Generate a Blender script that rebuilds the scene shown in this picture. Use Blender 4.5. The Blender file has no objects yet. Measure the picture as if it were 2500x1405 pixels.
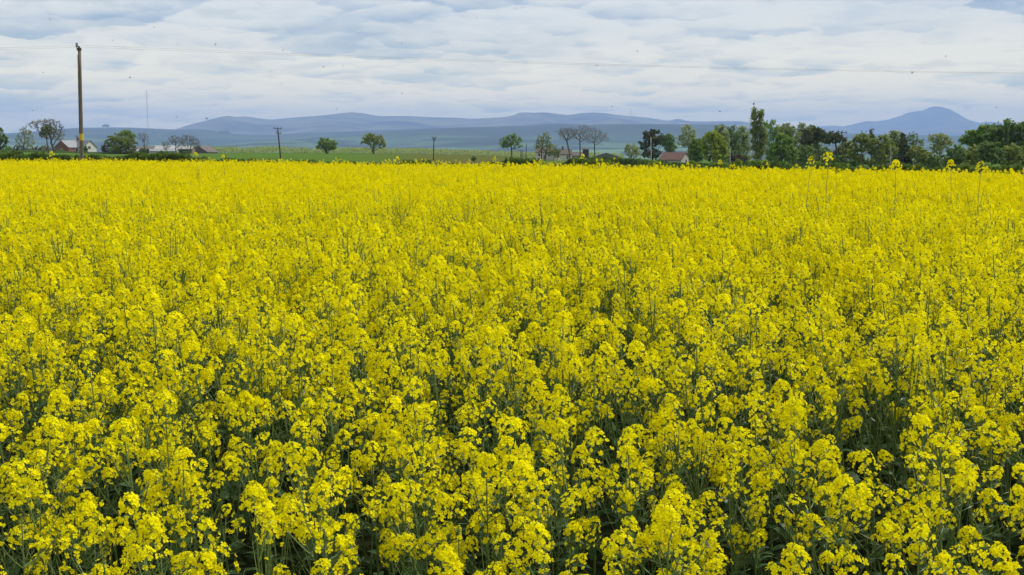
import bpy, math, random
import numpy as np
from mathutils import Vector, Matrix, Euler

C = bpy.context.scene
COL = C.collection
R = math.radians

# ------------------------------------------------------------------ camera
F = 2680.0            # focal length in photo pixels (photo is 2500 x 1405)
EYE = 1.95            # eye height above the field
HOR = 362.0           # row of the true horizon
PITCH = math.atan((702.5 - HOR) / F)
cd = bpy.data.cameras.new("camera")
cam = bpy.data.objects.new("camera", cd)
COL.objects.link(cam)
cd.sensor_width = 36.0
cd.lens = 36.0 * F / 2500.0
cd.clip_start = 0.05
cd.clip_end = 90000
cam.location = (0, 0, EYE)
cam.rotation_euler = (math.pi / 2 - PITCH, 0, 0)
C.camera = cam

# ------------------------------------------------------------------ light
SUN_EL, SUN_AZ = R(52), R(68)          # azimuth measured from +Y (view) towards +X (right)
sun_dir = Vector((math.sin(SUN_AZ) * math.cos(SUN_EL), math.cos(SUN_AZ) * math.cos(SUN_EL), math.sin(SUN_EL)))
sd = bpy.data.lights.new("sun", 'SUN')
sd.energy = 3.6
sd.angle = R(0.6)
sd.color = (1.0, 0.96, 0.89)
so = bpy.data.objects.new("sun", sd)
COL.objects.link(so)
so.rotation_euler = sun_dir.to_track_quat('Z', 'Y').to_euler()
so.location = (30, 10, 60)

C.view_settings.view_transform = 'Standard'
C.view_settings.look = 'None'
C.view_settings.exposure = 0.06
C.view_settings.gamma = 1.0
C.render.engine = 'CYCLES'
C.cycles.max_bounces = 7
C.cycles.diffuse_bounces = 3
C.cycles.glossy_bounces = 2
C.cycles.transmission_bounces = 4
C.cycles.volume_bounces = 1
C.cycles.transparent_max_bounces = 4
C.cycles.sample_clamp_indirect = 4.0
C.cycles.use_denoising = True


class NT:
    """small helper for node trees"""
    def __init__(s, tree):
        s.t = tree
        s.n = tree.nodes
        s.l = tree.links

    def new(s, kind, **kw):
        nd = s.n.new(kind)
        for k, v in kw.items():
            setattr(nd, k, v)
        return nd

    def put(s, sock, v):
        if hasattr(v, 'is_output'):
            s.l.new(v, sock)
        elif v is not None:
            sock.default_value = v

    def math(s, op, a, b=None, c=None, clamp=False):
        nd = s.new('ShaderNodeMath', operation=op, use_clamp=clamp)
        s.put(nd.inputs[0], a)
        s.put(nd.inputs[1], b)
        s.put(nd.inputs[2], c)
        return nd.outputs[0]

    def mix(s, f, a, b, mode='MIX'):
        nd = s.new('ShaderNodeMix', data_type='RGBA', blend_type=mode)
        s.put(nd.inputs[0], f)
        s.put(nd.inputs[6], a)
        s.put(nd.inputs[7], b)
        return nd.outputs[2]

    def smooth(s, x, lo, hi):
        nd = s.new('ShaderNodeMapRange', interpolation_type='SMOOTHSTEP')
        s.put(nd.inputs[0], x)
        nd.inputs[1].default_value = lo
        nd.inputs[2].default_value = hi
        return nd.outputs[0]

    def noise(s, vec, scale, detail=4, rough=0.55, dist=0.0):
        nd = s.new('ShaderNodeTexNoise')
        s.put(nd.inputs['Vector'], vec)
        nd.inputs['Scale'].default_value = scale
        nd.inputs['Detail'].default_value = detail
        nd.inputs['Roughness'].default_value = rough
        nd.inputs['Distortion'].default_value = dist
        return nd.outputs['Fac']

    def xyz(s, x, y, z):
        nd = s.new('ShaderNodeCombineXYZ')
        s.put(nd.inputs[0], x)
        s.put(nd.inputs[1], y)
        s.put(nd.inputs[2], z)
        return nd.outputs[0]


# ------------------------------------------------------------------ sky: Nishita behind broken stratocumulus
W = bpy.data.worlds.new("World")
C.world = W
W.use_nodes = True
w = NT(W.node_tree)
for nd in list(w.n):
    w.n.remove(nd)
sky = w.new('ShaderNodeTexSky', sky_type='NISHITA')
sky.sun_disc = False
sky.sun_elevation = SUN_EL
sky.sun_rotation = SUN_AZ
sky.air_density = 1.3
sky.dust_density = 1.5
tc = w.new('ShaderNodeTexCoord')
sep = w.new('ShaderNodeSeparateXYZ')
w.l.new(tc.outputs['Generated'], sep.inputs[0])
zz = w.math('MAXIMUM', sep.outputs[2], 0.0)
den = w.math('ADD', zz, 0.15)
px = w.math('DIVIDE', sep.outputs[0], den)
py = w.math('DIVIDE', sep.outputs[1], den)
P1 = w.xyz(px, py, 3.7)


def cloud_bank(scale, seed, warp):
    """cells of cloud, each with a bright top that thickens to a grey flat base"""
    nz = w.new('ShaderNodeTexNoise')
    w.put(nz.inputs['Vector'], w.xyz(px, py, seed))
    nz.inputs['Scale'].default_value = scale * 1.6
    nz.inputs['Detail'].default_value = 6
    nz.inputs['Roughness'].default_value = 0.52
    wv = w.new('ShaderNodeVectorMath', operation='MULTIPLY_ADD')
    w.l.new(nz.outputs['Color'], wv.inputs[0])
    wv.inputs[1].default_value = (warp / scale * 1.3, warp / scale, 0)
    w.put(wv.inputs[2], w.xyz(px, py, seed))
    vo = w.new('ShaderNodeTexVoronoi', voronoi_dimensions='3D', feature='SMOOTH_F1')
    vo.inputs['Smoothness'].default_value = 0.26
    vo.inputs['Scale'].default_value = scale
    w.l.new(wv.outputs[0], vo.inputs['Vector'])
    s1 = w.new('ShaderNodeSeparateXYZ')
    w.l.new(wv.outputs[0], s1.inputs[0])
    s2 = w.new('ShaderNodeSeparateXYZ')
    w.l.new(vo.outputs['Position'], s2.inputs[0])
    e = w.math('MULTIPLY', w.math('SUBTRACT', s1.outputs[1], s2.outputs[1]), scale)
    cr = w.new('ShaderNodeSeparateColor')
    w.l.new(vo.outputs['Color'], cr.inputs[0])
    amt = w.smooth(cr.outputs[0], 0.1, 0.9)
    return w.math('MULTIPLY', w.smooth(e, -0.45, 0.85), amt)


n1 = w.noise(P1, 4.2, 7, 0.56, 0.1)
n_big = w.noise(P1, 1.1, 2, 0.5)
dark = w.math('ADD', w.math('MULTIPLY', cloud_bank(2.5, 1.3, 1.1), 0.78), w.math('MULTIPLY', cloud_bank(5.2, 8.1, 1.0), 0.45))
dark = w.math('ADD', dark, w.math('MULTIPLY', w.math('SUBTRACT', n1, 0.5), 1.15))
dark = w.math('ADD', dark, w.math('MULTIPLY', w.math('SUBTRACT', n_big, 0.47), 1.5))
base_f = w.smooth(dark, -0.05, 1.0)
thin_f = w.smooth(n1, 0.30, 0.45)                 # where it is thin the blue shows
hi_f = w.smooth(zz, 0.0, 0.125)
WHITE = w.mix(hi_f, (22.5, 18.2, 8.7, 1), (9.6, 9.6, 8.6, 1))   # far cloud is coloured warm to offset the blue haze in front
GREY = w.mix(hi_f, (12.0, 11.8, 6.8, 1), (3.8, 4.9, 6.1, 1))
c_cl = w.mix(base_f, WHITE, GREY)
cover = w.math('MULTIPLY_ADD', thin_f, 0.30, 0.68)
c_all = w.mix(cover, sky.outputs[0], c_cl)
bg = w.new('ShaderNodeBackground')
bg.inputs[1].default_value = 0.1
w.l.new(c_all, bg.inputs[0])
wo = w.new('ShaderNodeOutputWorld')
w.l.new(bg.outputs[0], wo.inputs[0])


# ------------------------------------------------------------------ helpers
def at(u, v, Y):
    """the point at photo pixel (u, v) that stands Y metres in front of the camera"""
    a, b = (u - 1250) / F, (702.5 - v) / F
    cp, sp = math.cos(PITCH), math.sin(PITCH)
    dy = b * sp + cp
    dz = b * cp - sp
    k = Y / dy
    return Vector((a * k, Y, EYE + dz * k))


def px_m(Y):
    return Y / F


def sstep(x, a, b):
    t = np.clip((np.asarray(x, float) - a) / (b - a), 0, 1)
    return t * t * (3 - 2 * t)


def ground_z(x, y):
    x = np.asarray(x, float)
    y = np.asarray(y, float)
    yy = np.maximum(y, 1.0)
    b = x / yy
    g = sstep(b, -0.16, 0.20)
    z = -3.4 * g * sstep(y, 62, 300)
    z = z + 0.8 * sstep(-b, 0.34, 0.46) * sstep(y, 120, 340)
    z = z + 0.12 * sstep(y, 200, 340)
    z = z - 45.0 * sstep(y, 420, 2200)
    return z


def gz(x, y):
    return float(ground_z(x, y))


class MB:
    """collects geometry, then links it as ONE mesh object"""
    def __init__(s):
        s.v = []
        s.f = []
        s.m = []
        s.n = 0

    def add(s, verts, faces, mat=0):
        o = s.n
        s.v.extend([tuple(p) for p in verts])
        s.n += len(verts)
        for fc in faces:
            s.f.append(tuple(i + o for i in fc))
            s.m.append(mat)

    def add_mb(s, other, M=None):
        vs = other.v
        if M is not None:
            A = np.array(M)
            q = np.array(vs)
            if len(q):
                vs = q @ A[:3, :3].T + A[:3, 3]
        o = s.n
        s.v.extend([tuple(p) for p in vs])
        s.n += len(vs)
        s.f.extend([tuple(i + o for i in fc) for fc in other.f])
        s.m.extend(other.m)

    def box(s, c, d, rz=0.0, mat=0):
        cx, cy, cz = c
        hx, hy, hz = d[0] / 2, d[1] / 2, d[2] / 2
        ca, sa = math.cos(rz), math.sin(rz)
        vs = []
        for sz in (-1, 1):
            for sx, sy in ((-1, -1), (1, -1), (1, 1), (-1, 1)):
                x, y = sx * hx, sy * hy
                vs.append((cx + x * ca - y * sa, cy + x * sa + y * ca, cz + sz * hz))
        s.add(vs, [(0, 3, 2, 1), (4, 5, 6, 7), (0, 1, 5, 4), (1, 2, 6, 5), (2, 3, 7, 6), (3, 0, 4, 7)], mat)

    def tube(s, pts, rad, sides=6, mat=0, cap=True):
        pts = [Vector(p) for p in pts]
        n = len(pts)
        if not hasattr(rad, '__len__'):
            rad = [rad] * n
        vs = []
        for i, p in enumerate(pts):
            d = (pts[min(i + 1, n - 1)] - pts[max(i - 1, 0)])
            if d.length < 1e-9:
                d = Vector((0, 0, 1))
            d.normalize()
            a = d.cross(Vector((0.31, 0.95, 0.02)))
            if a.length < 1e-3:
                a = d.cross(Vector((1, 0, 0)))
            a.normalize()
            b = d.cross(a)
            for k in range(sides):
                t = 2 * math.pi * k / sides
                vs.append(p + (a * math.cos(t) + b * math.sin(t)) * rad[i])
        fs = []
        for i in range(n - 1):
            for k in range(sides):
                k2 = (k + 1) % sides
                fs.append((i * sides + k, i * sides + k2, (i + 1) * sides + k2, (i + 1) * sides + k))
        if cap:
            fs.append(tuple(reversed(range(sides))))
            fs.append(tuple((n - 1) * sides + k for k in range(sides)))
        s.add(vs, fs, mat)

    def mesh(s, name, mats, smooth=False):
        me = bpy.data.meshes.new(name)
        me.from_pydata(s.v, [], s.f)
        for m in (mats if isinstance(mats, (list, tuple)) else [mats]):
            me.materials.append(m)
        if s.f:
            me.polygons.foreach_set('material_index', np.array(s.m, dtype=np.int32))
            if smooth:
                me.polygons.foreach_set('use_smooth', np.ones(len(s.f), dtype=bool))
        me.update()
        return me

    def build(s, name, mats, parent=None, smooth=False, loc=None):
        o = bpy.data.objects.new(name, s.mesh(name, mats, smooth))
        COL.objects.link(o)
        if parent is not None:
            o.parent = parent
        if loc is not None:
            o.location = loc
        return o


def tag(o, label=None, cat=None, group=None, kind=None):
    if label:
        o['label'] = label
    if cat:
        o['category'] = cat
    if group:
        o['group'] = group
    if kind:
        o['kind'] = kind
    return o


def empty(name, loc, label, cat, group=None, rz=0.0):
    o = bpy.data.objects.new(name, None)
    o.empty_display_size = 0.3
    COL.objects.link(o)
    o.location = loc
    o.rotation_euler = (0, 0, rz)
    return tag(o, label, cat, group)


# ------------------------------------------------------------------ materials
def leaf_mat(name, col, col2=None, trans=0.3, scale=1.2, rough=0.6, spec=0.0):
    m = bpy.data.materials.new(name)
    m.use_nodes = True
    t = NT(m.node_tree)
    for nd in list(t.n):
        t.n.remove(nd)
    geo = t.new('ShaderNodeTexCoord')
    oi = t.new('ShaderNodeObjectInfo')
    c = (*col, 1)
    if col2:
        nz = t.smooth(t.noise(geo.outputs['Object'], scale, 3, 0.6), 0.36, 0.64)
        c = t.mix(nz, (*col, 1), (*col2, 1))
    hs = t.new('ShaderNodeHueSaturation')
    t.put(hs.inputs['Color'], c)
    t.put(hs.inputs['Value'], t.math('MULTIPLY_ADD', oi.outputs['Random'], 0.2, 0.9))
    col_o = hs.outputs[0]
    d = t.new('ShaderNodeBsdfDiffuse')
    t.put(d.inputs[0], col_o)
    tr = t.new('ShaderNodeBsdfTranslucent')
    t.put(tr.inputs[0], col_o)
    ms = t.new('ShaderNodeMixShader')
    ms.inputs[0].default_value = trans
    t.l.new(d.outputs[0], ms.inputs[1])
    t.l.new(tr.outputs[0], ms.inputs[2])
    out = t.new('ShaderNodeOutputMaterial')
    res = ms.outputs[0]
    if spec > 0:
        g = t.new('ShaderNodeBsdfGlossy')
        g.inputs['Roughness'].default_value = rough
        fr = t.new('ShaderNodeFresnel')
        fr.inputs[0].default_value = 1.35
        m2 = t.new('ShaderNodeMixShader')
        t.put(m2.inputs[0], t.math('MULTIPLY', fr.outputs[0], spec * 5, clamp=True))
        t.l.new(res, m2.inputs[1])
        t.l.new(g.outputs[0], m2.inputs[2])
        res = m2.outputs[0]
    t.l.new(res, out.inputs[0])
    return m


def solid_mat(name, col, col2=None, scale=2.0, rough=0.8, stretch=None, spec=0.3, metal=0.0):
    m = bpy.data.materials.new(name)
    m.use_nodes = True
    t = NT(m.node_tree)
    b = t.n['Principled BSDF']
    b.inputs['Roughness'].default_value = rough
    b.inputs['Specular IOR Level'].default_value = spec
    b.inputs['Metallic'].default_value = metal
    tc_ = t.new('ShaderNodeTexCoord')
    vec = tc_.outputs['Object']
    if stretch:
        mp = t.new('ShaderNodeMapping')
        mp.inputs['Scale'].default_value = stretch
        t.l.new(vec, mp.inputs[0])
        vec = mp.outputs[0]
    col2 = col2 or tuple(c * 0.8 for c in col)
    nz = t.smooth(t.noise(vec, scale, 5, 0.6), 0.3, 0.7)
    t.put(b.inputs['Base Color'], t.mix(nz, (*col, 1), (*col2, 1)))
    return m


M_petal = leaf_mat('petal_yellow', (0.89, 0.825, 0.008), (0.87, 0.77, 0.005), 0.42, 25, 0.5, 0.0)
M_bud = leaf_mat('bud_green', (0.36, 0.40, 0.03), (0.22, 0.30, 0.03), 0.2, 60, 0.5, 0.05)
M_stem = leaf_mat('rape_stem', (0.12, 0.19, 0.045), (0.16, 0.225, 0.075), 0.15, 12, 0.45, 0.10)
M_rleaf = leaf_mat('rape_leaf', (0.042, 0.09, 0.028), (0.06, 0.115, 0.042), 0.3, 9, 0.38, 0.10)
M_bark = solid_mat('bark', (0.085, 0.072, 0.055), (0.045, 0.04, 0.032), 1.5)
M_bark_grey = solid_mat('bark_grey', (0.115, 0.10, 0.08), (0.07, 0.062, 0.05), 1.2)
M_green = leaf_mat('leaf_fresh_green', (0.212, 0.319, 0.064), (0.142, 0.241, 0.054), 0.48, 0.35)
M_bright = leaf_mat('leaf_lime_green', (0.300, 0.372, 0.048), (0.216, 0.300, 0.046), 0.48, 0.35)
M_mid = leaf_mat('leaf_mid_green', (0.177, 0.255, 0.085), (0.120, 0.191, 0.064), 0.48, 0.35)
M_olive = leaf_mat('leaf_olive', (0.262, 0.312, 0.087), (0.184, 0.234, 0.071), 0.48, 0.4)
M_pale = leaf_mat('leaf_pale_green', (0.326, 0.382, 0.170), (0.234, 0.290, 0.120), 0.48, 0.4)
M_pine = leaf_mat('needle_dark', (0.077, 0.100, 0.053), (0.112, 0.124, 0.065), 0.15, 0.45)
M_twig = leaf_mat('twig_brown', (0.24, 0.205, 0.13), (0.18, 0.165, 0.095), 0.2, 0.5)
M_plum = leaf_mat('leaf_plum', (0.10, 0.072, 0.058), (0.07, 0.062, 0.042), 0.25, 0.5)
M_hedge = leaf_mat('hedge_leaf', (0.130, 0.195, 0.047), (0.077, 0.124, 0.035), 0.3, 0.5)


# ------------------------------------------------------------------ ground
def make_ground():
    radii = list(np.concatenate([np.linspace(0.4, 60, 40), np.linspace(64, 460, 70), np.geomspace(480, 27000, 50)]))
    ang = list(np.radians(np.concatenate([np.linspace(-34, 34, 90), np.linspace(38, 322, 60)])))
    na = len(ang)
    rr, aa = np.meshgrid(radii, ang, indexing='ij')
    x = rr * np.sin(aa)
    y = rr * np.cos(aa)
    z = ground_z(x, y)
    v = np.stack([x, y, z], -1).reshape(-1, 3)
    mb = MB()
    fs = []
    for i in range(len(radii) - 1):
        for k in range(na):
            k2 = (k + 1) % na
            fs.append((i * na + k, i * na + k2, (i + 1) * na + k2, (i + 1) * na + k))
    fs.append(tuple(reversed(range(na))))
    mb.add(v, fs)
    m = bpy.data.materials.new('ground_fields')
    m.use_nodes = True
    t = NT(m.node_tree)
    b = t.n['Principled BSDF']
    b.inputs['Roughness'].default_value = 0.9
    b.inputs['Specular IOR Level'].default_value = 0.0
    g = t.new('ShaderNodeNewGeometry')
    s = t.new('ShaderNodeSeparateXYZ')
    t.l.new(g.outputs['Position'], s.inputs[0])
    X, Y = s.outputs[0], s.outputs[1]
    bear = t.math('DIVIDE', X, t.math('MAXIMUM', Y, 1.0))
    fine = t.noise(g.outputs['Position'], 6.0, 6, 0.7)
    soil = t.mix(fine, (0.014, 0.013, 0.007, 1), (0.020, 0.034, 0.012, 1))
    drill = t.noise(t.xyz(t.math('MULTIPLY', X, 0.03), t.math('MULTIPLY', Y, 0.015), 0.0), 3.0, 5, 0.6)
    grass = t.mix(t.smooth(drill, 0.35, 0.65), (0.068, 0.128, 0.022, 1), (0.085, 0.14, 0.03, 1))
    thin = t.mix(t.smooth(drill, 0.3, 0.7), (0.105, 0.10, 0.033, 1), (0.085, 0.105, 0.025, 1))
    grass = t.mix(t.math('MULTIPLY', t.smooth(bear, -0.16, -0.05), t.smooth(t.math('MULTIPLY', bear, -1.0), -0.06, 0.03)), grass, thin)
    far = t.noise(t.xyz(t.math('MULTIPLY', X, 0.002), t.math('MULTIPLY', Y, 0.0012), 0.0), 1.2, 5, 0.6)
    farc = t.mix(t.smooth(far, 0.4, 0.6), (0.08, 0.12, 0.04, 1), (0.045, 0.06, 0.03, 1))
    grass = t.mix(t.smooth(Y, 420, 700), grass, farc)
    inside = t.smooth(Y, 70, 90)
    inside = t.math('MAXIMUM', inside, t.smooth(t.math('MULTIPLY', Y, -1.0), 0.5, 1.5))
    t.put(b.inputs['Base Color'], t.mix(inside, soil, grass))
    o = mb.build('ground', m, smooth=True)
    tag(o, kind='structure')
    return o


make_ground()


# ------------------------------------------------------------------ hills
def vnoise(x, y, seed=0):
    """smooth value noise on arrays"""
    xi = np.floor(x).astype(int)
    yi = np.floor(y).astype(int)
    fx = x - xi
    fy = y - yi
    fx = fx * fx * (3 - 2 * fx)
    fy = fy * fy * (3 - 2 * fy)

    def h(a, b):
        n = (a * 374761393 + b * 668265263 + seed * 2147483647) & 0xffffffff
        n = ((n ^ (n >> 13)) * 1274126177) & 0xffffffff
        return ((n ^ (n >> 16)) & 0xffff) / 65535.0
    return (h(xi, yi) * (1 - fx) + h(xi + 1, yi) * fx) * (1 - fy) + (h(xi, yi + 1) * (1 - fx) + h(xi + 1, yi + 1) * fx) * fy


def hill_mat(name, cols, fields):
    m = bpy.data.materials.new(name)
    m.use_nodes = True
    t = NT(m.node_tree)
    b = t.n['Principled BSDF']
    b.inputs['Roughness'].default_value = 0.95
    b.inputs['Specular IOR Level'].default_value = 0.05
    g = t.new('ShaderNodeNewGeometry')
    s = t.new('ShaderNodeSeparateXYZ')
    t.l.new(g.outputs['Position'], s.inputs[0])
    p = t.xyz(t.math('MULTIPLY', s.outputs[0], 0.001), t.math('MULTIPLY', s.outputs[1], 0.001), t.math('MULTIPLY', s.outputs[2], 0.003))
    n = t.smooth(t.noise(p, 1.6, 7, 0.62), 0.36, 0.62)
    c = t.mix(n, (*cols[0], 1), (*cols[1], 1))
    if fields:
        vo = t.new('ShaderNodeTexVoronoi')
        vo.inputs['Scale'].default_value = 3.2
        t.l.new(p, vo.inputs['Vector'])
        sc = t.new('ShaderNodeSeparateColor')
        t.l.new(vo.outputs['Color'], sc.inputs[0])
        low = t.smooth(t.math('MULTIPLY', s.outputs[2], -1.0), -fields, 0.0)
        fcol = t.mix(sc.outputs[0], (0.016, 0.034, 0.02, 1), (0.14, 0.23, 0.08, 1))
        fcol = t.mix(t.math('GREATER_THAN', sc.outputs[1], 0.72), fcol, (0.025, 0.035, 0.02, 1))
        c = t.mix(t.math('MULTIPLY', low, 0.85), c, fcol)
    t.put(b.inputs['Base Color'], c)
    return m


def hill(name, sil, D, D0, D1, mat, seed, rough=0.22, cols=220, rows=46, base=-48, power=1.25):
    us = np.array([p[0] for p in sil], float)
    vsil = np.array([p[1] for p in sil], float)
    uu = np.linspace(us[0], us[-1], cols)
    vv = np.interp(uu, us, vsil)
    k = np.array([0.25, 0.5, 0.25])
    vv = np.convolve(np.pad(vv, 1, mode='edge'), k, 'valid')
    bx = (uu - 1250) / F / math.cos(PITCH)
    ridge = np.array([at(1250, v_, D).z for v_ in vv])
    ds = np.concatenate([np.linspace(D0, D, rows), np.linspace(D, D1, 10)[1:]])
    V = []
    for d in ds:
        x = bx * D * (0.55 + 0.45 * d / D)
        if d <= D:
            tt = (d - D0) / (D - D0)
            prof = tt ** power
            e = math.sin(math.pi * min(tt, 1)) ** 0.8
        else:
            tt = (d - D) / (D1 - D)
            prof = 1 - tt
            e = 0
        n = 0
        for o_, (fr, am) in enumerate(((1400, 1.0), (650, 0.5), (300, 0.25))):
            n = n + am * (vnoise(x / fr, np.full_like(x, d / (fr * 1.8)), seed + o_) - 0.5)
        z = base + (ridge - base) * np.clip(prof * (1 + rough * 1.6 * e * n), 0, 1.0)
        V.append(np.stack([x, np.full_like(x, d), z], -1))
    V = np.concatenate(V)
    fs = []
    for i in range(len(ds) - 1):
        for k_ in range(cols - 1):
            fs.append((i * cols + k_, i * cols + k_ + 1, (i + 1) * cols + k_ + 1, (i + 1) * cols + k_))
    mb = MB()
    mb.add(V, fs)
    return tag(mb.build(name, mat, smooth=True), kind='structure')


FELL = [(-500, 332), (-200, 331), (0, 329), (300, 327), (440, 322), (480, 319), (500, 315), (520, 303), (540, 295), (560, 289), (600, 285),
        (612, 284), (640, 289), (672, 293), (700, 290), (760, 285), (800, 282), (840, 277), (870, 274), (900, 278), (930, 284),
        (1000, 283.5), (1060, 287), (1120, 288), (1150, 290), (1180, 293), (1220, 292), (1252, 289), (1258, 284), (1270, 279),
        (1300, 281), (1330, 278), (1370, 280), (1385, 282), (1410, 277), (1440, 275), (1470, 276), (1500, 281), (1540, 284.5),
        (1580, 288), (1600, 292), (1628, 296), (1645, 289), (1660, 293), (1672, 297), (1720, 297), (1790, 296), (1830, 301),
        (1870, 309), (1960, 316), (2050, 324), (2200, 334), (2500, 340), (2900, 345)]
PEAK = [(1750, 325), (1900, 313), (1990, 309), (2020, 307), (2045, 309), (2075, 302), (2100, 296), (2120, 297), (2150, 293), (2180, 283), (2200, 275),
        (2235, 270), (2250, 262), (2262, 260), (2275, 261), (2290, 265), (2310, 275), (2330, 287), (2350, 295), (2372, 301),
        (2385, 297), (2410, 299), (2440, 303), (2500, 299), (2600, 302), (2800, 312), (3000, 318)]
FOOT = [(-500, 334), (-200, 334), (0, 330), (100, 325), (160, 320), (200, 315), (240, 313), (300, 311.5), (360, 313), (400, 315),
        (440, 317), (480, 316.5), (505, 316), (540, 320), (580, 327), (640, 330), (740, 327), (900, 319), (1000, 317), (1120, 312.5), (1300, 312.5),
        (1480, 309.5), (1700, 311), (1830, 314), (2000, 325), (2500, 336), (2900, 340)]
hill('mountain', PEAK, 19000, 12500, 22500, hill_mat('peak_heather', ((0.045, 0.045, 0.035), (0.15, 0.13, 0.09)), 0), 5, 0.3, 300)
hill('mountains', FELL, 14500, 8800, 17500, hill_mat('fell_heather', ((0.045, 0.038, 0.034), (0.18, 0.16, 0.095)), 0), 11, 0.5, 340, power=1.1)
hill('hills', FOOT, 9500, 4000, 10500, hill_mat('foothill_pasture', ((0.055, 0.062, 0.042), (0.032, 0.042, 0.03)), 130), 23, 0.5, 300, 60, power=1.0)

# ------------------------------------------------------------------ rapeseed
rng = np.random.default_rng(7)


def flower(mb, c, nrm, r, cup, spin, lod):
    n = Vector(nrm).normalized()
    a = n.cross(Vector((0.2, 0.1, 0.97)))
    if a.length < 1e-3:
        a = n.cross(Vector((1, 0, 0)))
    a.normalize()
    b = n.cross(a)
    c = Vector(c)
    cc, sc = math.cos(cup), math.sin(cup)
    if lod >= 2:
        for k in range(2):
            t = spin + k * math.pi / 2
            d = a * math.cos(t) + b * math.sin(t)
            e = n.cross(d)
            h = r * 0.30 * sc
            mb.add([c - d * r + n * h, c - e * r * 0.55, c + d * r + n * h, c + e * r * 0.55], [(0, 1, 2, 3)], 0)
        return
    for k in range(4):
        t = spin + k * math.pi / 2 + float(rng.uniform(-0.12, 0.12))
        d = a * math.cos(t) + b * math.sin(t)
        e = n.cross(d)
        cu = cup + float(rng.uniform(-0.18, 0.18))
        out = d * math.cos(cu) + n * math.sin(cu)
        wv = r * float(rng.uniform(0.36, 0.46))
        if lod == 1:
            wv *= 1.3
            mb.add([c, c + out * r * 0.62 + e * wv, c + out * r * 1.05, c + out * r * 0.62 - e * wv], [(0, 3, 2, 1)], 0)
        else:
            dr = n * (-r * 0.14)
            mid = c + out * (r * 0.55) + n * (r * 0.06)
            vs = [c, c + out * r * 0.45 + e * wv * 0.75, c + out * r * 0.80 + e * wv + dr * 0.4, c + out * r * 1.0 + e * wv * 0.5 + dr,
                  c + out * r * 1.0 - e * wv * 0.5 + dr, c + out * r * 0.80 - e * wv + dr * 0.4, c + out * r * 0.45 - e * wv * 0.75, mid]
            mb.add(vs, [(7, 0, 1), (7, 1, 2), (7, 2, 3), (7, 3, 4), (7, 4, 5), (7, 5, 6), (7, 6, 0)], 0)


def sliver(mb, p, q, wd, mat):
    """a thin three-sided spike from p to q"""
    p = Vector(p)
    q = Vector(q)
    d = (q - p).normalized()
    a = d.cross(Vector((0.3, 0.2, 0.93)))
    if a.length < 1e-4:
        a = d.cross(Vector((1, 0, 0)))
    a.normalize()
    b = d.cross(a)
    vs = [p + (a * math.cos(t) + b * math.sin(t)) * wd for t in (0, 2.09, 4.19)] + [q]
    mb.add(vs, [(0, 1, 3), (1, 2, 3), (2, 0, 3)], mat)


def raceme(lod, n, L, loose, bud):
    """a flower head; materials 0 petal, 1 bud, 2 stem; origin at its lower end, axis +Z"""
    mb = MB()
    for i in range(n):
        if rng.random() < 0.10 + 0.15 * loose:
            continue
        t = i / (n - 1)
        z = L * t ** 0.72
        az = i * 2.399 + rng.uniform(-0.3, 0.3)
        el = R(rng.uniform(-22, 22) * (1 - t) + rng.uniform(42, 74) * t)
        pl = (0.034 + 0.008 * loose) * (1 - t) + 0.015 * t
        pl *= rng.uniform(0.8, 1.2)
        d = Vector((math.cos(az) * math.cos(el), math.sin(az) * math.cos(el), math.sin(el)))
        p0 = Vector((0, 0, z))
        p = p0 + d * pl
        nr = d + Vector(rng.uniform(-0.55, 0.55, 3)) + Vector((0, 0, -0.12 + 0.3 * t))
        r = rng.uniform(0.0102, 0.0130) * (1.0 if t < 0.85 else 0.8)
        if lod == 2:
            r *= 1.35
        flower(mb, p, nr, r, R(rng.uniform(12, 52)), rng.uniform(0, 1.5), lod)
        if lod == 0:
            sliver(mb, p0, p, 0.0008, 2)
    if lod < 2:
        for k in range(int(bud)):
            az = rng.uniform(0, 6.28)
            rad = 0.0085 * math.sqrt(rng.random())
            c = Vector((rad * math.cos(az), rad * math.sin(az), L + rng.uniform(0.000, 0.012) + 0.004))
            s_ = rng.uniform(0.0018, 0.0030)
            d = Vector((rad * math.cos(az) * 0.6, rad * math.sin(az) * 0.6, 0.009)).normalized()
            a = d.cross(Vector((1, 0, 0.1))).normalized()
            b = d.cross(a)
            vs = [c - d * s_ * 1.8, c + a * s_, c + b * s_, c - a * s_, c - b * s_, c + d * s_ * 1.8]
            mb.add(vs, [(0, 2, 1), (0, 3, 2), (0, 4, 3), (0, 1, 4), (5, 1, 2), (5, 2, 3), (5, 3, 4), (5, 4, 1)], 1)
    return mb


HEAD_MATS = [M_petal, M_bud, M_stem]
HEADS = {}
for lod in (0, 1, 2):
    lst = []
    for k in range(10):
        loose = (k % 5) / 4.0
        n = int(rng.integers(30, 42) - 12 * loose)
        L = rng.uniform(0.034, 0.056) + 0.045 * loose * loose
        if lod == 2:
            n = int(n * 0.62)
        lst.append(raceme(lod, n, L, loose, rng.integers(8, 18)))
    HEADS[lod] = lst
HEAD_MESH = [h.mesh('flower_head', HEAD_MATS) for h in HEADS[0]]


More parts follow.
